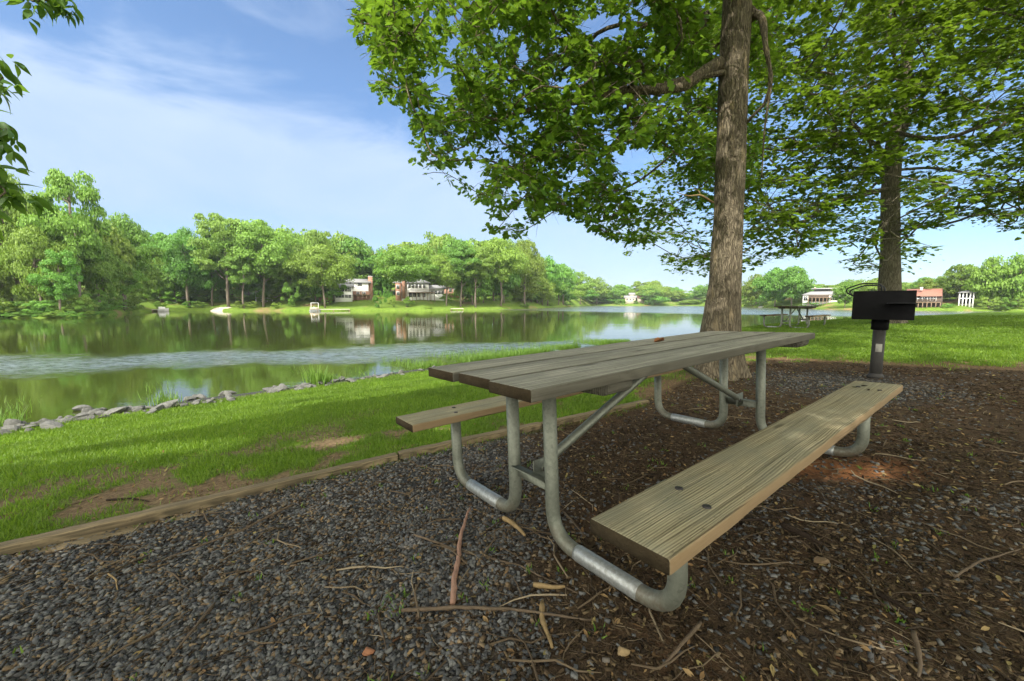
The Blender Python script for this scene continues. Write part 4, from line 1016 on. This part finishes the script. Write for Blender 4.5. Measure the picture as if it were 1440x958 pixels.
FT = [  # px, top, width, metres behind the waterline, form, label
 (22, 236, 118, 7, 'broad', 'tall yellow green tree at the left, partly behind the drooping leaves', .12),
 (112, 243, 112, 9, 'airy', 'tallest airy topped tree on the left of the opposite bank, feathery against the sky', .2),
 (62, 318, 92, 3, 'broad', 'bright green lower tree in front of the tallest trees at the left', .06),
 (88, 352, 70, 2.2, 'airy', 'pale yellow green tree with loose layered boughs near the left waterline', .12),
 (178, 303, 96, 6, 'tall', 'rounded tree stepping down right of the tallest airy tree', .2),
 (142, 338, 72, 2.5, 'broad', 'leafy tree on a pale single trunk at the left waterline', .16),
 (-48, 262, 120, 5, 'broad', 'big tree at the extreme left edge of the opposite bank', .08),
 (-5, 350, 70, 1.5, 'broad', 'low dark bushy tree leaning over the water at the left edge', .02),
 (176, 372, 64, 3, 'tall', 'small tree with three pale stems beside the left shore bush', .3),
 (232, 328, 60, 16, 'broad', 'darker tree set back in the notch beside the glimpsed white house', .2),
 (268, 322, 78, 8, 'tall', 'upright tree left of the stone faced shore, in front of the woods', .2),
 (323, 304, 92, 5, 'airy', 'tall oak on the shore above the pale stone bank', .26),
 (300, 345, 60, 9, 'broad', 'middle height tree behind the pale stone bank', .2),
 (372, 311, 104, 8, 'broad', 'wide crowned tree with a slim pale trunk left of the porch house', .28),
 (345, 352, 46, 4, 'airy', 'thin young tree on the shore between the stone bank and the porch house', .3),
 (458, 345, 88, 7, 'broad', 'low broad dense tree shading the brick wing of the white house', .24),
 (572, 349, 84, 9, 'broad', 'round headed tree growing between the two main houses', .34),
 (412, 336, 64, 14, 'tall', 'tree behind the pale rounded shore bush', .2),
 (648, 340, 66, 8, 'tall', 'dense tree on the shore right of the house with the long deck', .3),
 (669, 346, 54, 4, 'airy', 'tree with a pale forked trunk on the sunny lawn', .34),
 (704, 336, 74, 7, 'broad', 'full tree at the right end of the sunny lawn', .25),
 (738, 338, 56, 7, 'broad', 'rounded tree where the opposite bank turns away', .2),
 (628, 356, 50, 9, 'broad', 'small dark tree beside the deck of the right hand house', .3),
 (770, 362, 44, 7, 'tall', 'tree at the point where the opposite bank recedes', .15),
 (792, 372, 36, 7, 'tall', 'tree just past the point of the opposite bank', .18),
 (815, 383, 36, 7, 'broad', 'tree above the dark shaded stems at the far point', .22),
 (838, 391, 34, 8, 'broad', 'last small tree of the receding bank, before the tiny far houses', .15),
 (1088, 377, 56, 3, 'broad', 'round bright tree on the right hand far shore, left of the grey roofed house', .05),
 (1112, 375, 50, 6, 'broad', 'domed tree touching the grey roofed house on the far shore', .08),
 (1062, 386, 40, 4, 'broad', 'bluish green tree next to the oak trunk on the far shore', .05),
 (1186, 396, 32, 3, 'broad', 'small tree right of the grey roofed house on the far shore', .08),
 (1345, 372, 62, 14, 'broad', 'large rounded tree above the red roofed house at the right', .15),
 (1388, 362, 66, 6, 'broad', 'big green tree right of the white pillared house', .06),
 (1428, 358, 66, 5, 'broad', 'big green tree at the right edge of the photo', .04),
 (1470, 352, 70, 6, 'broad', 'large tree beyond the right edge of the far bank', .05),
 (1302, 392, 34, 16, 'tall', 'dark copper tinged tree behind the red roofed house', .1)]
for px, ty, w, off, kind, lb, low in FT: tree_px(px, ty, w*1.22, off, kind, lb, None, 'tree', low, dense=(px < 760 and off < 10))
far_tree('added_shade_tree', 14.5, -1.5, 15, 6.8, 'broad', 'added unseen tree beyond the right edge, shading the right hand lawn', None, .18, True)  # unseen tree, added only to shade the right hand lawn
CROOT = bpy.data.objects['added_shade_tree']; CROOT.location.z = float(ground_z(14.5, -1.5))
# woods behind: individual trees, alike at this distance
def woods(rng_px, n, toppts, offs, label, group, wid=(44, 80)):
    for i in range(n):
        px = rng_px[0]+(rng_px[1]-rng_px[0])*(i+random.random())/n; t = np.interp(px, [a for a, b in toppts], [b for a, b in toppts])
        o = random.uniform(*offs); o = max(o, 24) if 868 < px < 910 else o; tree_px(px, t+random.uniform(0, 16)+random.choice([0, 0, 12, 24]), random.uniform(*wid)*1.3, o, random.choice(['broad', 'tall', 'broad', 'airy']), label, group, 'tree', random.uniform(.02, .12))
LT = [(-120, 262), (60, 268), (150, 290), (215, 322), (260, 326), (330, 312), (400, 318), (450, 324), (495, 330), (530, 326), (560, 332), (600, 330), (640, 324), (690, 332), (735, 345), (770, 366), (800, 380), (830, 392), (850, 400)]
woods((-110, 215), 16, LT, (12, 30), 'one of the packed trees filling the left end of the opposite bank', 'wood at the left end of the opposite bank', (60, 100))
woods((190, 470), 24, LT, (26, 50), 'one of the packed trees behind the porch house and brick wing', 'wood behind the porch house', (46, 80))
woods((440, 760), 30, LT, (38, 62), 'one of the packed tall trees behind the two main white houses', 'wood behind the two main houses', (44, 72))
woods((190, 470), 14, [(a, b+34) for a, b in LT], (14, 26), 'one of the lower shaded trees in the wood by the porch house', 'lower trees at the foot of the wood by the porch house', (40, 64))
woods((640, 770), 10, [(a, b+18) for a, b in LT], (10, 30), 'one of the close trunked trees right of the sunny lawn', 'close trunked trees right of the sunny lawn', (34, 54))
woods((745, 860), 14, LT, (6, 40), 'one of the small seeming trees on the receding point of the opposite bank', 'trees on the receding point', (24, 38))
RT = [(830, 402), (865, 396), (892, 393), (925, 394), (960, 399), (1000, 398), (1040, 392), (1075, 384), (1110, 378), (1150, 388), (1190, 390), (1230, 386), (1265, 386), (1300, 388), (1345, 376), (1385, 364), (1430, 358), (1500, 352), (1600, 345)]
woods((835, 1050), 34, RT, (4, 60), 'one of the hazy trees closing the far end of the lake', 'trees closing the far end of the lake', (18, 34))
woods((1050, 1330), 28, RT, (22, 55), 'one of the trees of the wood behind the far right hand houses', 'wood behind the far right hand houses', (28, 46))
woods((1320, 1600), 16, RT, (12, 40), 'one of the big trees massed on the right end of the far bank', 'trees massed on the right end of the far bank', (40, 66))
# bushes along the water
def bush(px, off, wpx, topy, label, group=None, k=None):
    r = (px-720)/FPX; kk = math.sqrt(1+r*r); Y = float(shoreY(r))+off/kk; x = r*Y; zb = float(bank_z(x, Y)); zt = at(px, topy, Y)[2]
    b = bpy.data.objects.new('bush', crown_data('bush', random.randrange(3) if k is None else k, False)); COL.objects.link(b)
    R = wpx/2/FPX*Y; b.location = (x, Y, zb-.08*max(.3, zt-zb)); b.scale = (R, R*.8, max(.4, zt-zb)*1.12); b.rotation_euler = (0, 0, random.uniform(0, 6.28)); tag(b, label, 'bush', group)
bush(180, 1.5, 46, 431, 'wide low bush at the waterline left of the white dock')
bush(118, 2, 44, 419, 'dark green bush under the left hand trees')
bush(60, 1.5, 52, 424, 'low spreading bush at the far left waterline')
bush(20, 1.5, 56, 421, 'bush hanging over the water below the leftmost tree')
bush(411, 7, 38, 399, 'pale yellow green rounded bush on the lawn before the porch house')
bush(532, 5, 20, 410, 'bright round bush on the lawn right of the white house')
bush(553, 6, 14, 420, 'small yellowish bush between the two main houses')
bush(545, 13, 20, 396, 'light green slim bush behind the round bright bush')
bush(390, 3, 22, 426, 'small low green bush at the water before the pale rounded bush')
bush(245, 12, 40, 411, 'green bush mass below the glimpsed white house')
bush(575, 8, 26, 418, 'dark green shrub below the brick end of the right house')
bush(602, 2, 22, 433, 'strip of low green shrub at the water below the right house')
bush(462, 12, 24, 418, 'clipped shrub below the brick wing')
bush(775, 2.5, 22, 426, 'bush at the tip of the point'); bush(798, 2.5, 20, 425.5, 'second rounder bush at the tip of the point')
bush(740, 2.5, 24, 427, 'low bush left of the point'); bush(1140, 3, 34, 425, 'low shrub at the water below the grey roofed house')
bush(1205, 3, 22, 424, 'shrub on the far shore left of the grill'); bush(1330, 5, 20, 427, 'shrub between the red roofed and white pillared houses')
for px in list(range(-60, 205, 15)): bush(px+random.uniform(-5, 5), random.uniform(1, 6), random.uniform(30, 50), random.uniform(408, 432), 'one of the leafy shrubs lining the left end of the opposite waterline', 'shrubs lining the left end of the opposite waterline')
for px in list(range(-70, 160, 11)): bush(px+random.uniform(-4, 4), random.uniform(-.3, .9), random.uniform(22, 38), random.uniform(436, 441), 'one of the low leafy clumps along the left end of the opposite waterline', 'low clumps along the left end of the opposite waterline')
for px in list(range(200, 470, 16)): bush(px+random.uniform(-5, 5), random.uniform(16, 24), random.uniform(26, 40), random.uniform(404, 416), 'one of the shaded shrubs under the trees around the porch house', 'shrubs under the trees around the porch house')
for px in list(range(630, 770, 12)): bush(px+random.uniform(-4, 4), random.uniform(16, 26), random.uniform(22, 34), random.uniform(406, 416), 'one of the shaded shrubs between trunks right of the sunny lawn', 'shrubs between trunks right of the sunny lawn')
for px in list(range(440, 780, 13)): bush(px+random.uniform(-4, 4), random.uniform(44, 60), random.uniform(26, 36), random.uniform(380, 394), 'one of the dark leafy masses filling the wood behind the two main houses', 'undergrowth of the wood behind the two main houses')
for px in (868, 876, 893, 908, 916): bush(px, 5, 10, 421+px % 3, 'one of the shrubs around the tiny houses at the far end of the lake', 'shrubs around the tiny far houses')
for px in (1050, 1066, 1385, 1400, 1415, 1430): bush(px, 2, 26, 421 if px < 1100 else 419, 'one of the shrubs crowding the right hand far waterline', 'shrubs on the right hand far waterline')
for px in (225, 268, 282, 340, 356): bush(px, 4+px % 5, 24, 424, 'one of the green shrubs on the bank around the pale stone shore', 'shrubs around the pale stone shore')

# ================================================================== houses
M_white = plain('white_siding', (.82, .81, .78), .7, 0, .06, 2); M_brick = plain('red_brick', (.30, .165, .115), .85, 0, .25, 6)
M_roofg = plain('grey_shingle', (.24, .24, .245), .9, 0, .2, 4); M_roofr = plain('red_brown_shingle', (.26, .115, .085), .9, 0, .2, 4)
M_brown = plain('dark_brown_siding', (.065, .05, .042), .85, 0, .2, 3); M_glass = plain('dark_window_glass', (.03, .035, .04), .12, 0, .2, 1, .6)
M_trim = plain('white_trim', (.78, .78, .75), .6, 0, .04, 2); M_deckw = plain('brown_deck_wood', (.19, .13, .085), .85, 0, .25, 4); M_tan = plain('tan_siding', (.46, .40, .31), .8, 0, .1, 2)
M_dock = plain('pale_dock_boards', (.46, .43, .37), .85, 0, .2, 2); M_stone = plain('pale_shore_stone', (.42, .37, .31), .95, 0, .3, 1.2, .2, .4); M_tarp = plain('white_boat_shell', (.75, .75, .74), .35, 0, .05, 2)
class House:
    def __init__(s, px, off, label, name='house', turn=0):
        r = (px-720)/FPX; k = math.sqrt(1+r*r); s.Y = float(shoreY(r))+off/k; s.x = r*s.Y; s.zb = float(bank_z(s.x, s.Y)); s.px = px; s.k = s.Y/FPX; s.st = 1/math.sqrt(1+r*r)
        s.root = empty(name, (s.x, s.Y, s.zb), math.atan2(-s.x, s.Y)+radians(turn), label, 'house')
    def X(s, px): return (px-s.px)*s.k*(s.st)            # local x along the front
    def Z(s, py): return at(s.px, py, s.Y)[2]-s.zb
    def box(s, n, x0, x1, z0, z1, m, d0=0, d1=8, par=None): V, F = box(x0, x1, d0, d1, z0, z1); return mk(n, V, F, m, par or s.root)
    def wall(s, p0, p1, y1, m, d0=0, d1=9, y0=None, n='wall'): return s.box(n, s.X(p0), s.X(p1), -.8 if y0 is None else s.Z(y0), s.Z(y1), m, d0, d1)
    def gable(s, p0, p1, ye, yr, m, d0=0, d1=9, axis='x', hip=0, ov=.4):
        x0, x1, z0, z1 = s.X(p0)-ov, s.X(p1)+ov, s.Z(ye), s.Z(yr); a, b = d0-ov, d1+ov; t = .12
        if axis == 'x': h = hip; R = [(x0+h, (a+b)/2, z1), (x1-h, (a+b)/2, z1)]; E_ = [(x0, a, z0), (x1, a, z0), (x1, b, z0), (x0, b, z0)]; F3 = [[0, 4, 3], [1, 2, 5]]; F4 = [[0, 1, 5, 4], [2, 3, 4, 5]]
        else: R = [((x0+x1)/2, a, z1), ((x0+x1)/2, b, z1)]; E_ = [(x0, a, z0), (x1, a, z0), (x1, b, z0), (x0, b, z0)]; F3 = [[0, 1, 4], [2, 3, 5]]; F4 = [[1, 2, 5, 4], [3, 0, 4, 5]]
        V = np.array(E_+R+[(x, y, z-t) for x, y, z in E_]); F4 = F4+[[6, 7, 1, 0], [7, 8, 2, 1], [8, 9, 3, 2], [9, 6, 0, 3], [9, 8, 7, 6]]
        return mk('roof', V, [np.array(F3), np.array(F4)], m, s.root)
    def window(s, px, py, w, h, d=0, wall=None, mull=True):
        x, z = s.X(px), s.Z(py); V, F = box(x-w/2-.09, x+w/2+.09, d-.06, d-.003, z-h/2-.09, z+h/2+.09); fr = mk('window', V, F, M_trim, s.root)
        mb = MB(); V, F = box(x-w/2, x-.03 if mull else x+w/2, d-.075, d-.063, z-h/2, z+h/2); mb.add(V, F)
        if mull: V, F = box(x+.03, x+w/2, d-.075, d-.063, z-h/2, z+h/2); mb.add(V, F)
        mb.build('pane', M_glass, fr)
    def chimney(s, p0, p1, y0, y1, m=None, d=0, dd=.9): x0, x1 = s.X(p0), s.X(p1); c = s.box('chimney', x0, x1, s.Z(y0), s.Z(y1), m or M_brick, d, d+dd); s.box('chimney_cap', x0-.08, x1+.08, s.Z(y1)+.003, s.Z(y1)+.13, M_trim, d-.08, d+dd+.08, c)
    def deck(s, p0, p1, yf, d=-3, posts=5, rail=1.0, m=None):
        m = m or M_deckw; x0, x1, z = s.X(p0), s.X(p1), s.Z(yf); dk = s.box('deck', x0, x1, z-.22, z, m, d, -.02); mb = MB()
        for i in range(posts): 
            x = x0+.1+(x1-x0-.2)*i/(posts-1); V, F = box(x-.09, x+.09, d+.02, d+.2, -1.2, z-.223); mb.add(V, F)
        mb.build('deck_posts', m, dk); mb = MB(); n = max(6, int((x1-x0)/.22))
        for i in range(n+1): x = x0+(x1-x0)*i/n; V, F = box(x-.025, x+.025, d, d+.05, z+.003, z+rail-.06); mb.add(V, F)
        V, F = box(x0-.03, x1+.03, d-.02, d+.07, z+rail-.057, z+rail); mb.add(V, F); mb.build('railing', M_trim if m is M_trim else m, dk)
# white two storey house with brick parts
h = House(500, 20, 'white two storey house with sunroom and brick right part, left of the long decked house')
h.wall(476, 520, 397, M_white, 0, 9); h.gable(474, 522, 397.2, 391, M_roofg, 0, 9)
h.wall(473, 497, 403.5, M_white, -2.5, -.01, n='sunroom'); h.gable(472, 498, 403.7, 399.5, M_roofg, -2.5, 0)
h.wall(498, 521, 409.5, M_brick, -.35, -.005, n='brick_front')
h.wall(451, 472, 406, M_brick, 1, 8, n='brick_wing'); h.gable(450, 473, 406.2, 401.5, M_roofg, 1, 8); h.chimney(520.5, 526.5, 424, 388, None, 1.5, 2.2)
for p in (476.5, 480.5, 484.5, 489, 493.5): h.window(p, 407.5, .75, 1.3, -2.5); h.window(p, 417, .75, .9, -2.5)
for p in (486, 495, 506.5, 509.5): h.window(p, 399.6, .6, .9, 0)
for p in (505, 513): h.window(p, 413, .9, 1.1, -.35)
h.window(463, 412, 1.2, 1.1, 1); h.deck(498, 523, 414.5, -3.0, 5)
# right house
h = House(595, 21, 'white hip roofed house with brick left end and long raised deck')
h.wall(566, 604, 397.5, M_white, 0, 9); h.gable(556, 605, 397.8, 391, M_roofg, 0, 9, 'x', 3.2)
h.wall(558, 565.8, 397.4, M_brick, -.3, 8.8, n='brick_end'); h.chimney(567, 571.5, 420, 389.5, None, -.9, .85)
for p in (577, 582, 587, 592, 597.5): h.window(p, 402.5, .7, 1.2, 0)
for p in (578, 584, 590, 597): h.window(p, 415, .9, 1.3, 0)
h.window(561.5, 404, .8, 1.1, -.3); h.window(561.5, 413, .8, 1.1, -.3)
h.wall(604.2, 626, 405, M_white, 1, 8, n='wing_wall'); h.gable(603.5, 627.5, 405.2, 400, M_roofg, .8, 8.2)
for p in (609, 614, 619, 623.5): h.window(p, 411, .8, 1.1, 1)
h.deck(576, 612, 411.5, -3.2, 8)
h = House(622, 36, 'brown brick house half hidden by trunks behind the right house'); h.wall(606, 646, 404, M_brick, 0, 8); h.gable(605, 647, 404.2, 397, M_brown, 0, 8)
for p in (634, 640): h.window(p, 408, .9, 1.2, 0)
# small porch house
h = House(385, 22, 'small grey and white porch house behind trunks left of the round bush'); h.wall(362, 409, 404, M_tan, 0, 8); h.gable(360, 411, 404.2, 396, M_roofg, 0, 8)
for p in (368, 376, 384, 392, 400): h.window(p, 408, 1.0, 1.1, 0)
h.deck(362, 408, 412.5, -2.4, 7, .9, M_trim); h.wall(388, 400, 402, M_white, -1.2, -.01, 412, n='porch_gable'); h.gable(387, 401, 402.2, 397, M_roofg, -1.2, 0, 'y')
h = House(247, 26, 'white house barely showing between the trees on the left'); h.wall(226, 268, 400, M_white, 0, 8); h.gable(225, 269, 400.3, 394.5, M_roofg, 0, 8); 
for p in (232, 240, 248, 256, 263): h.window(p, 404, 1.0, 1.0, 0)
h.deck(228, 266, 407, -2, 5, .9, M_trim)
# far houses
h = House(887, 8, 'tiny pale house with a raised upper storey at the far end of the lake'); h.wall(878, 893, 418.5, M_tan, 0, 9); h.gable(877, 894, 418.7, 415.5, M_roofg, 0, 9); h.wall(884, 891, 414.2, M_tan, 3, 8, 417, n='upper_wall'); h.gable(883.5, 891.5, 414.3, 411.5, M_roofg, 3, 8)
for p in (881, 885.5, 890): h.window(p, 421, 1.2, 1.3, 0)
h = House(900, 14, 'tiny pale red roofed house just right of the taller tiny one'); h.wall(895, 905, 418.5, M_tan, 0, 8); h.gable(894, 906, 418.7, 415, M_roofr, 0, 8); h.window(898, 419, 1.4, 1.3, 0); h.window(902.5, 419, 1.4, 1.3, 0)
h = House(1154, 9, 'grey hip roofed house with brown balconies, left of the grill'); h.wall(1126, 1181, 414, M_white, 0, 10); h.gable(1139, 1180, 406, 404.4, M_roofg, 2, 9); h.gable(1126, 1182, 414.2, 405.5, M_roofg, 0, 10, 'x', 5)
h.wall(1134, 1163, 415, M_brown, -.3, -.01, 424, n='brown_porch_panel'); h.deck(1134, 1166, 418.5, -2.6, 7, .9)  # dark brown panel over the wall behind the balcony
for p in (1130, 1168, 1174, 1178): h.window(p, 419.5, 1.1, 1.5, 0)
h.chimney(1141.5, 1143, 408, 404, M_brick, 3)
h = House(1300, 9, 'dark brown house with a red brown roof, right of the grill'); h.wall(1274, 1322, 416.2, M_brown, 0, 10); h.gable(1272, 1318, 416.4, 405.5, M_roofr, 0, 10); h.chimney(1289, 1293, 408, 404.2, M_trim, 2)
for p in (1280, 1287, 1294, 1301, 1309): h.window(p, 420.5, 1.0, 1.1, 0)
h.deck(1276, 1320, 425, -2, 8, .8)
h = House(1315, 20, 'pale grey gable end rising behind the red roofed house'); h.wall(1308, 1322, 407.5, M_tan, 0, 8); h.gable(1307, 1323, 407.7, 399.5, M_roofg, 0, 8, 'y'); h.window(1315, 408.5, .9, 1, 0)
h = House(1356, 7, 'white pillared two storey porch house near the right edge'); h.wall(1347, 1364, 411.5, M_white, 1.5, 7); h.gable(1345.5, 1365.5, 411.3, 408, M_roofg, -.6, 7, 'x', 1.5)
mb = MB()
for p in (1345.5, 1350.5, 1355.5, 1360.5, 1365): V, F = box(h.X(p)-.12, h.X(p)+.12, -.6, -.36, -.8, h.Z(411.6)); mb.add(V, F)
mb.build('pillars', M_trim, h.root); h.box('balcony', h.X(1345), h.X(1365.5), h.Z(420)-.1, h.Z(420)+.15, M_trim, -.5, 1.49)
for p in (1350, 1355.5, 1361): h.window(p, 415.5, 1.0, 1.4, 1.5); h.window(p, 423.5, 1.0, 1.4, 1.5)

# ================================================================== docks, boats, stone bank
def pxpos(px, off): r = (px-720)/FPX; k = math.sqrt(1+r*r); Y = float(shoreY(r))+off/k; return r*Y, Y, math.atan2(-r*Y, Y), Y/FPX*math.sqrt(1/(1+r*r))
def dock(px, wpx, off, label, dep=1.6):
    x, y, a, k = pxpos(px, off); d = empty('dock', (x, y, WATER), a, label, 'dock'); w = wpx*k
    V, F = bbox(-w/2, w/2, -dep/2, dep/2, .38, .52, .02); mk('platform', V, F, M_dock, d)
    for sx in (-1, 0, 1):
        for sy in (-1, 1): V, F = tube([(sx*(w/2-.15), sy*(dep/2-.12), -1), (sx*(w/2-.15), sy*(dep/2-.12), .379)], .09, 8); mk('post', V, F, M_deckw, d)
dock(470, 46, -1.2, 'long low pale dock beside the pontoon boat below the white house'); dock(643, 18, -1.2, 'short pale dock at the edge of the sunny lawn'); dock(222, 14, -1, 'small pale dock on the left beside the covered white boat')
def pontoon(px, wpx, off, label):
    x, y, a, k = pxpos(px, off); b = empty('pontoon_boat', (x, y, WATER), a, label, 'boat'); L = wpx*k
    for s in (-1, 1): V, F = tube([(-L/2, s*.8, .10), (-L/2+.25, s*.8, .12), (L/2-.5, s*.8, .12), (L/2, s*.8, .28)], [.12, .26, .26, .05], 12); mk('pontoon', V, F, M_shiny, b, True)
    V, F = bbox(-L/2+.1, L/2-.15, -1.2, 1.2, .4, .5, .02); mk('deck', V, F, M_dock, b)
    V, F = box(-L/2+.2, L/2-.5, -1.15, -1.08, .503, .95); mk('side_panel', V, F, M_tan, b); V, F = box(-L/2+.2, L/2-.5, 1.08, 1.15, .503, .95); mk('side_panel', V, F, M_tan, b)
    V, F = bbox(-L/6, 0, -.4, .4, .503, 1.1, .05); mk('console', V, F, M_tarp, b); mb = MB()
    for sx in (-.32, .28):
        for s in (-1, 1): V, F = tube([(sx*L, s*1.0, .5), (sx*L, s*1.0, 2.15)], .045, 8); mb.add(V, F)
        V, F = tube([(sx*L, -1.0, 2.15), (sx*L, 1.0, 2.15)], .045, 8); mb.add(V, F)
    for s in (-1, 1): V, F = tube([(-.32*L, s, 2.15), (.28*L, s, 2.15)], .045, 8); mb.add(V, F)
    mb.build('canopy_frame', M_trim, b)
pontoon(444, 17, -2.2, 'white pontoon boat with an open canopy frame moored at the long dock')
def rowboat(px, wpx, off, label, cover=False):
    x, y, a, k = pxpos(px, off); b = empty('moored_boat', (x, y, WATER), a, label, 'boat'); L = wpx*k; n = 13; S = []
    for i in range(n):
        t = i/(n-1); w = .85*min(1, (1-t)*2.6+.02)**.6 if t > .6 else .85; z0 = -.15+.35*max(0, t-.6)**2*4; S.append([(L*(t-.5), -w, .62+.25*t*t), (L*(t-.5), -w*.75, z0+.1), (L*(t-.5), 0, z0), (L*(t-.5), w*.75, z0+.1), (L*(t-.5), w, .62+.25*t*t)])
    V = np.array(S).reshape(-1, 3); i = np.arange(n-1)[:, None]*5; j = np.arange(4)[None]; F = [np.stack([i+j, i+5+j, i+6+j, i+1+j], -1).reshape(-1, 4), np.array([[0, 1, 2, 3, 4]])]
    mk('hull', V, F, M_tarp, b, True); V, F = bbox(-L*.42, L*.2, -.7, .7, .45, .62 if not cover else 1.15, .06); mk('boat_cover' if cover else 'seat_deck', V, F, M_tarp if cover else M_tan, b)
    V, F = bbox(-L*.06, L*.05, -.5, .5, .625 if not cover else 1.153, 1.2 if not cover else 1.3, .03); mk('windshield', V, F, M_glass, b)
rowboat(231, 16, -1.6, 'covered white boat tied to the small dock on the left', True); rowboat(1069, 7, -2, 'small white boat on the far water right of the oak trunk')
# pale stone faced shore
x, y, a, k = pxpos(318, -.1); w = 48*k; r_ = np.random.default_rng(5)
nx_, ny_ = 60, 12; U_, Vv = np.meshgrid(np.linspace(-w/2, w/2, nx_), np.linspace(0, 1, ny_), indexing='ij'); prof = np.clip(1-(np.abs(U_)/(w/2))**3, 0, 1)
zz = (-.3+Vv*1.35*prof)+r_.normal(0, .05, U_.shape); yy = Vv**1.6*3.2+r_.normal(0, .08, U_.shape)-.5
I = np.arange(nx_*ny_).reshape(nx_, ny_); o = mk('stone_bank', np.stack([U_, yy, zz], -1).reshape(-1, 3), np.stack([I[:-1, :-1], I[1:, :-1], I[1:, 1:], I[:-1, 1:]], -1).reshape(-1, 4), M_stone)
o.location = (x, y, WATER); o.rotation_euler = (0, 0, a); tag(o, 'pale stone faced bank at the water below the tall oak on the left', 'stone bank')
m, g, b = mat('thin_haze'); nt = m.node_tree; nt.nodes.remove(b)
hv_ = g.n('ShaderNodeVolumePrincipled', {'Color': (.86, .92, 1, 1), 'Density': .0002, 'Anisotropy': .2}); link(g, hv_.outputs[0], nt.nodes['Material Output'].inputs['Volume'])
V, F = box(-2600, 2600, -700, 2600, -8, 48); hz = mk('haze', V, F, m); tag(hz, kind='stuff')
SC.cycles.max_bounces = 8; SC.cycles.transparent_max_bounces = 4; SC.cycles.diffuse_bounces = 3; SC.cycles.glossy_bounces = 3; SC.cycles.transmission_bounces = 3; SC.cycles.volume_bounces = 0
SC.cycles.caustics_reflective = False; SC.cycles.caustics_refractive = False
SC.cycles.use_denoising = True; SC.cycles.sample_clamp_indirect = 6
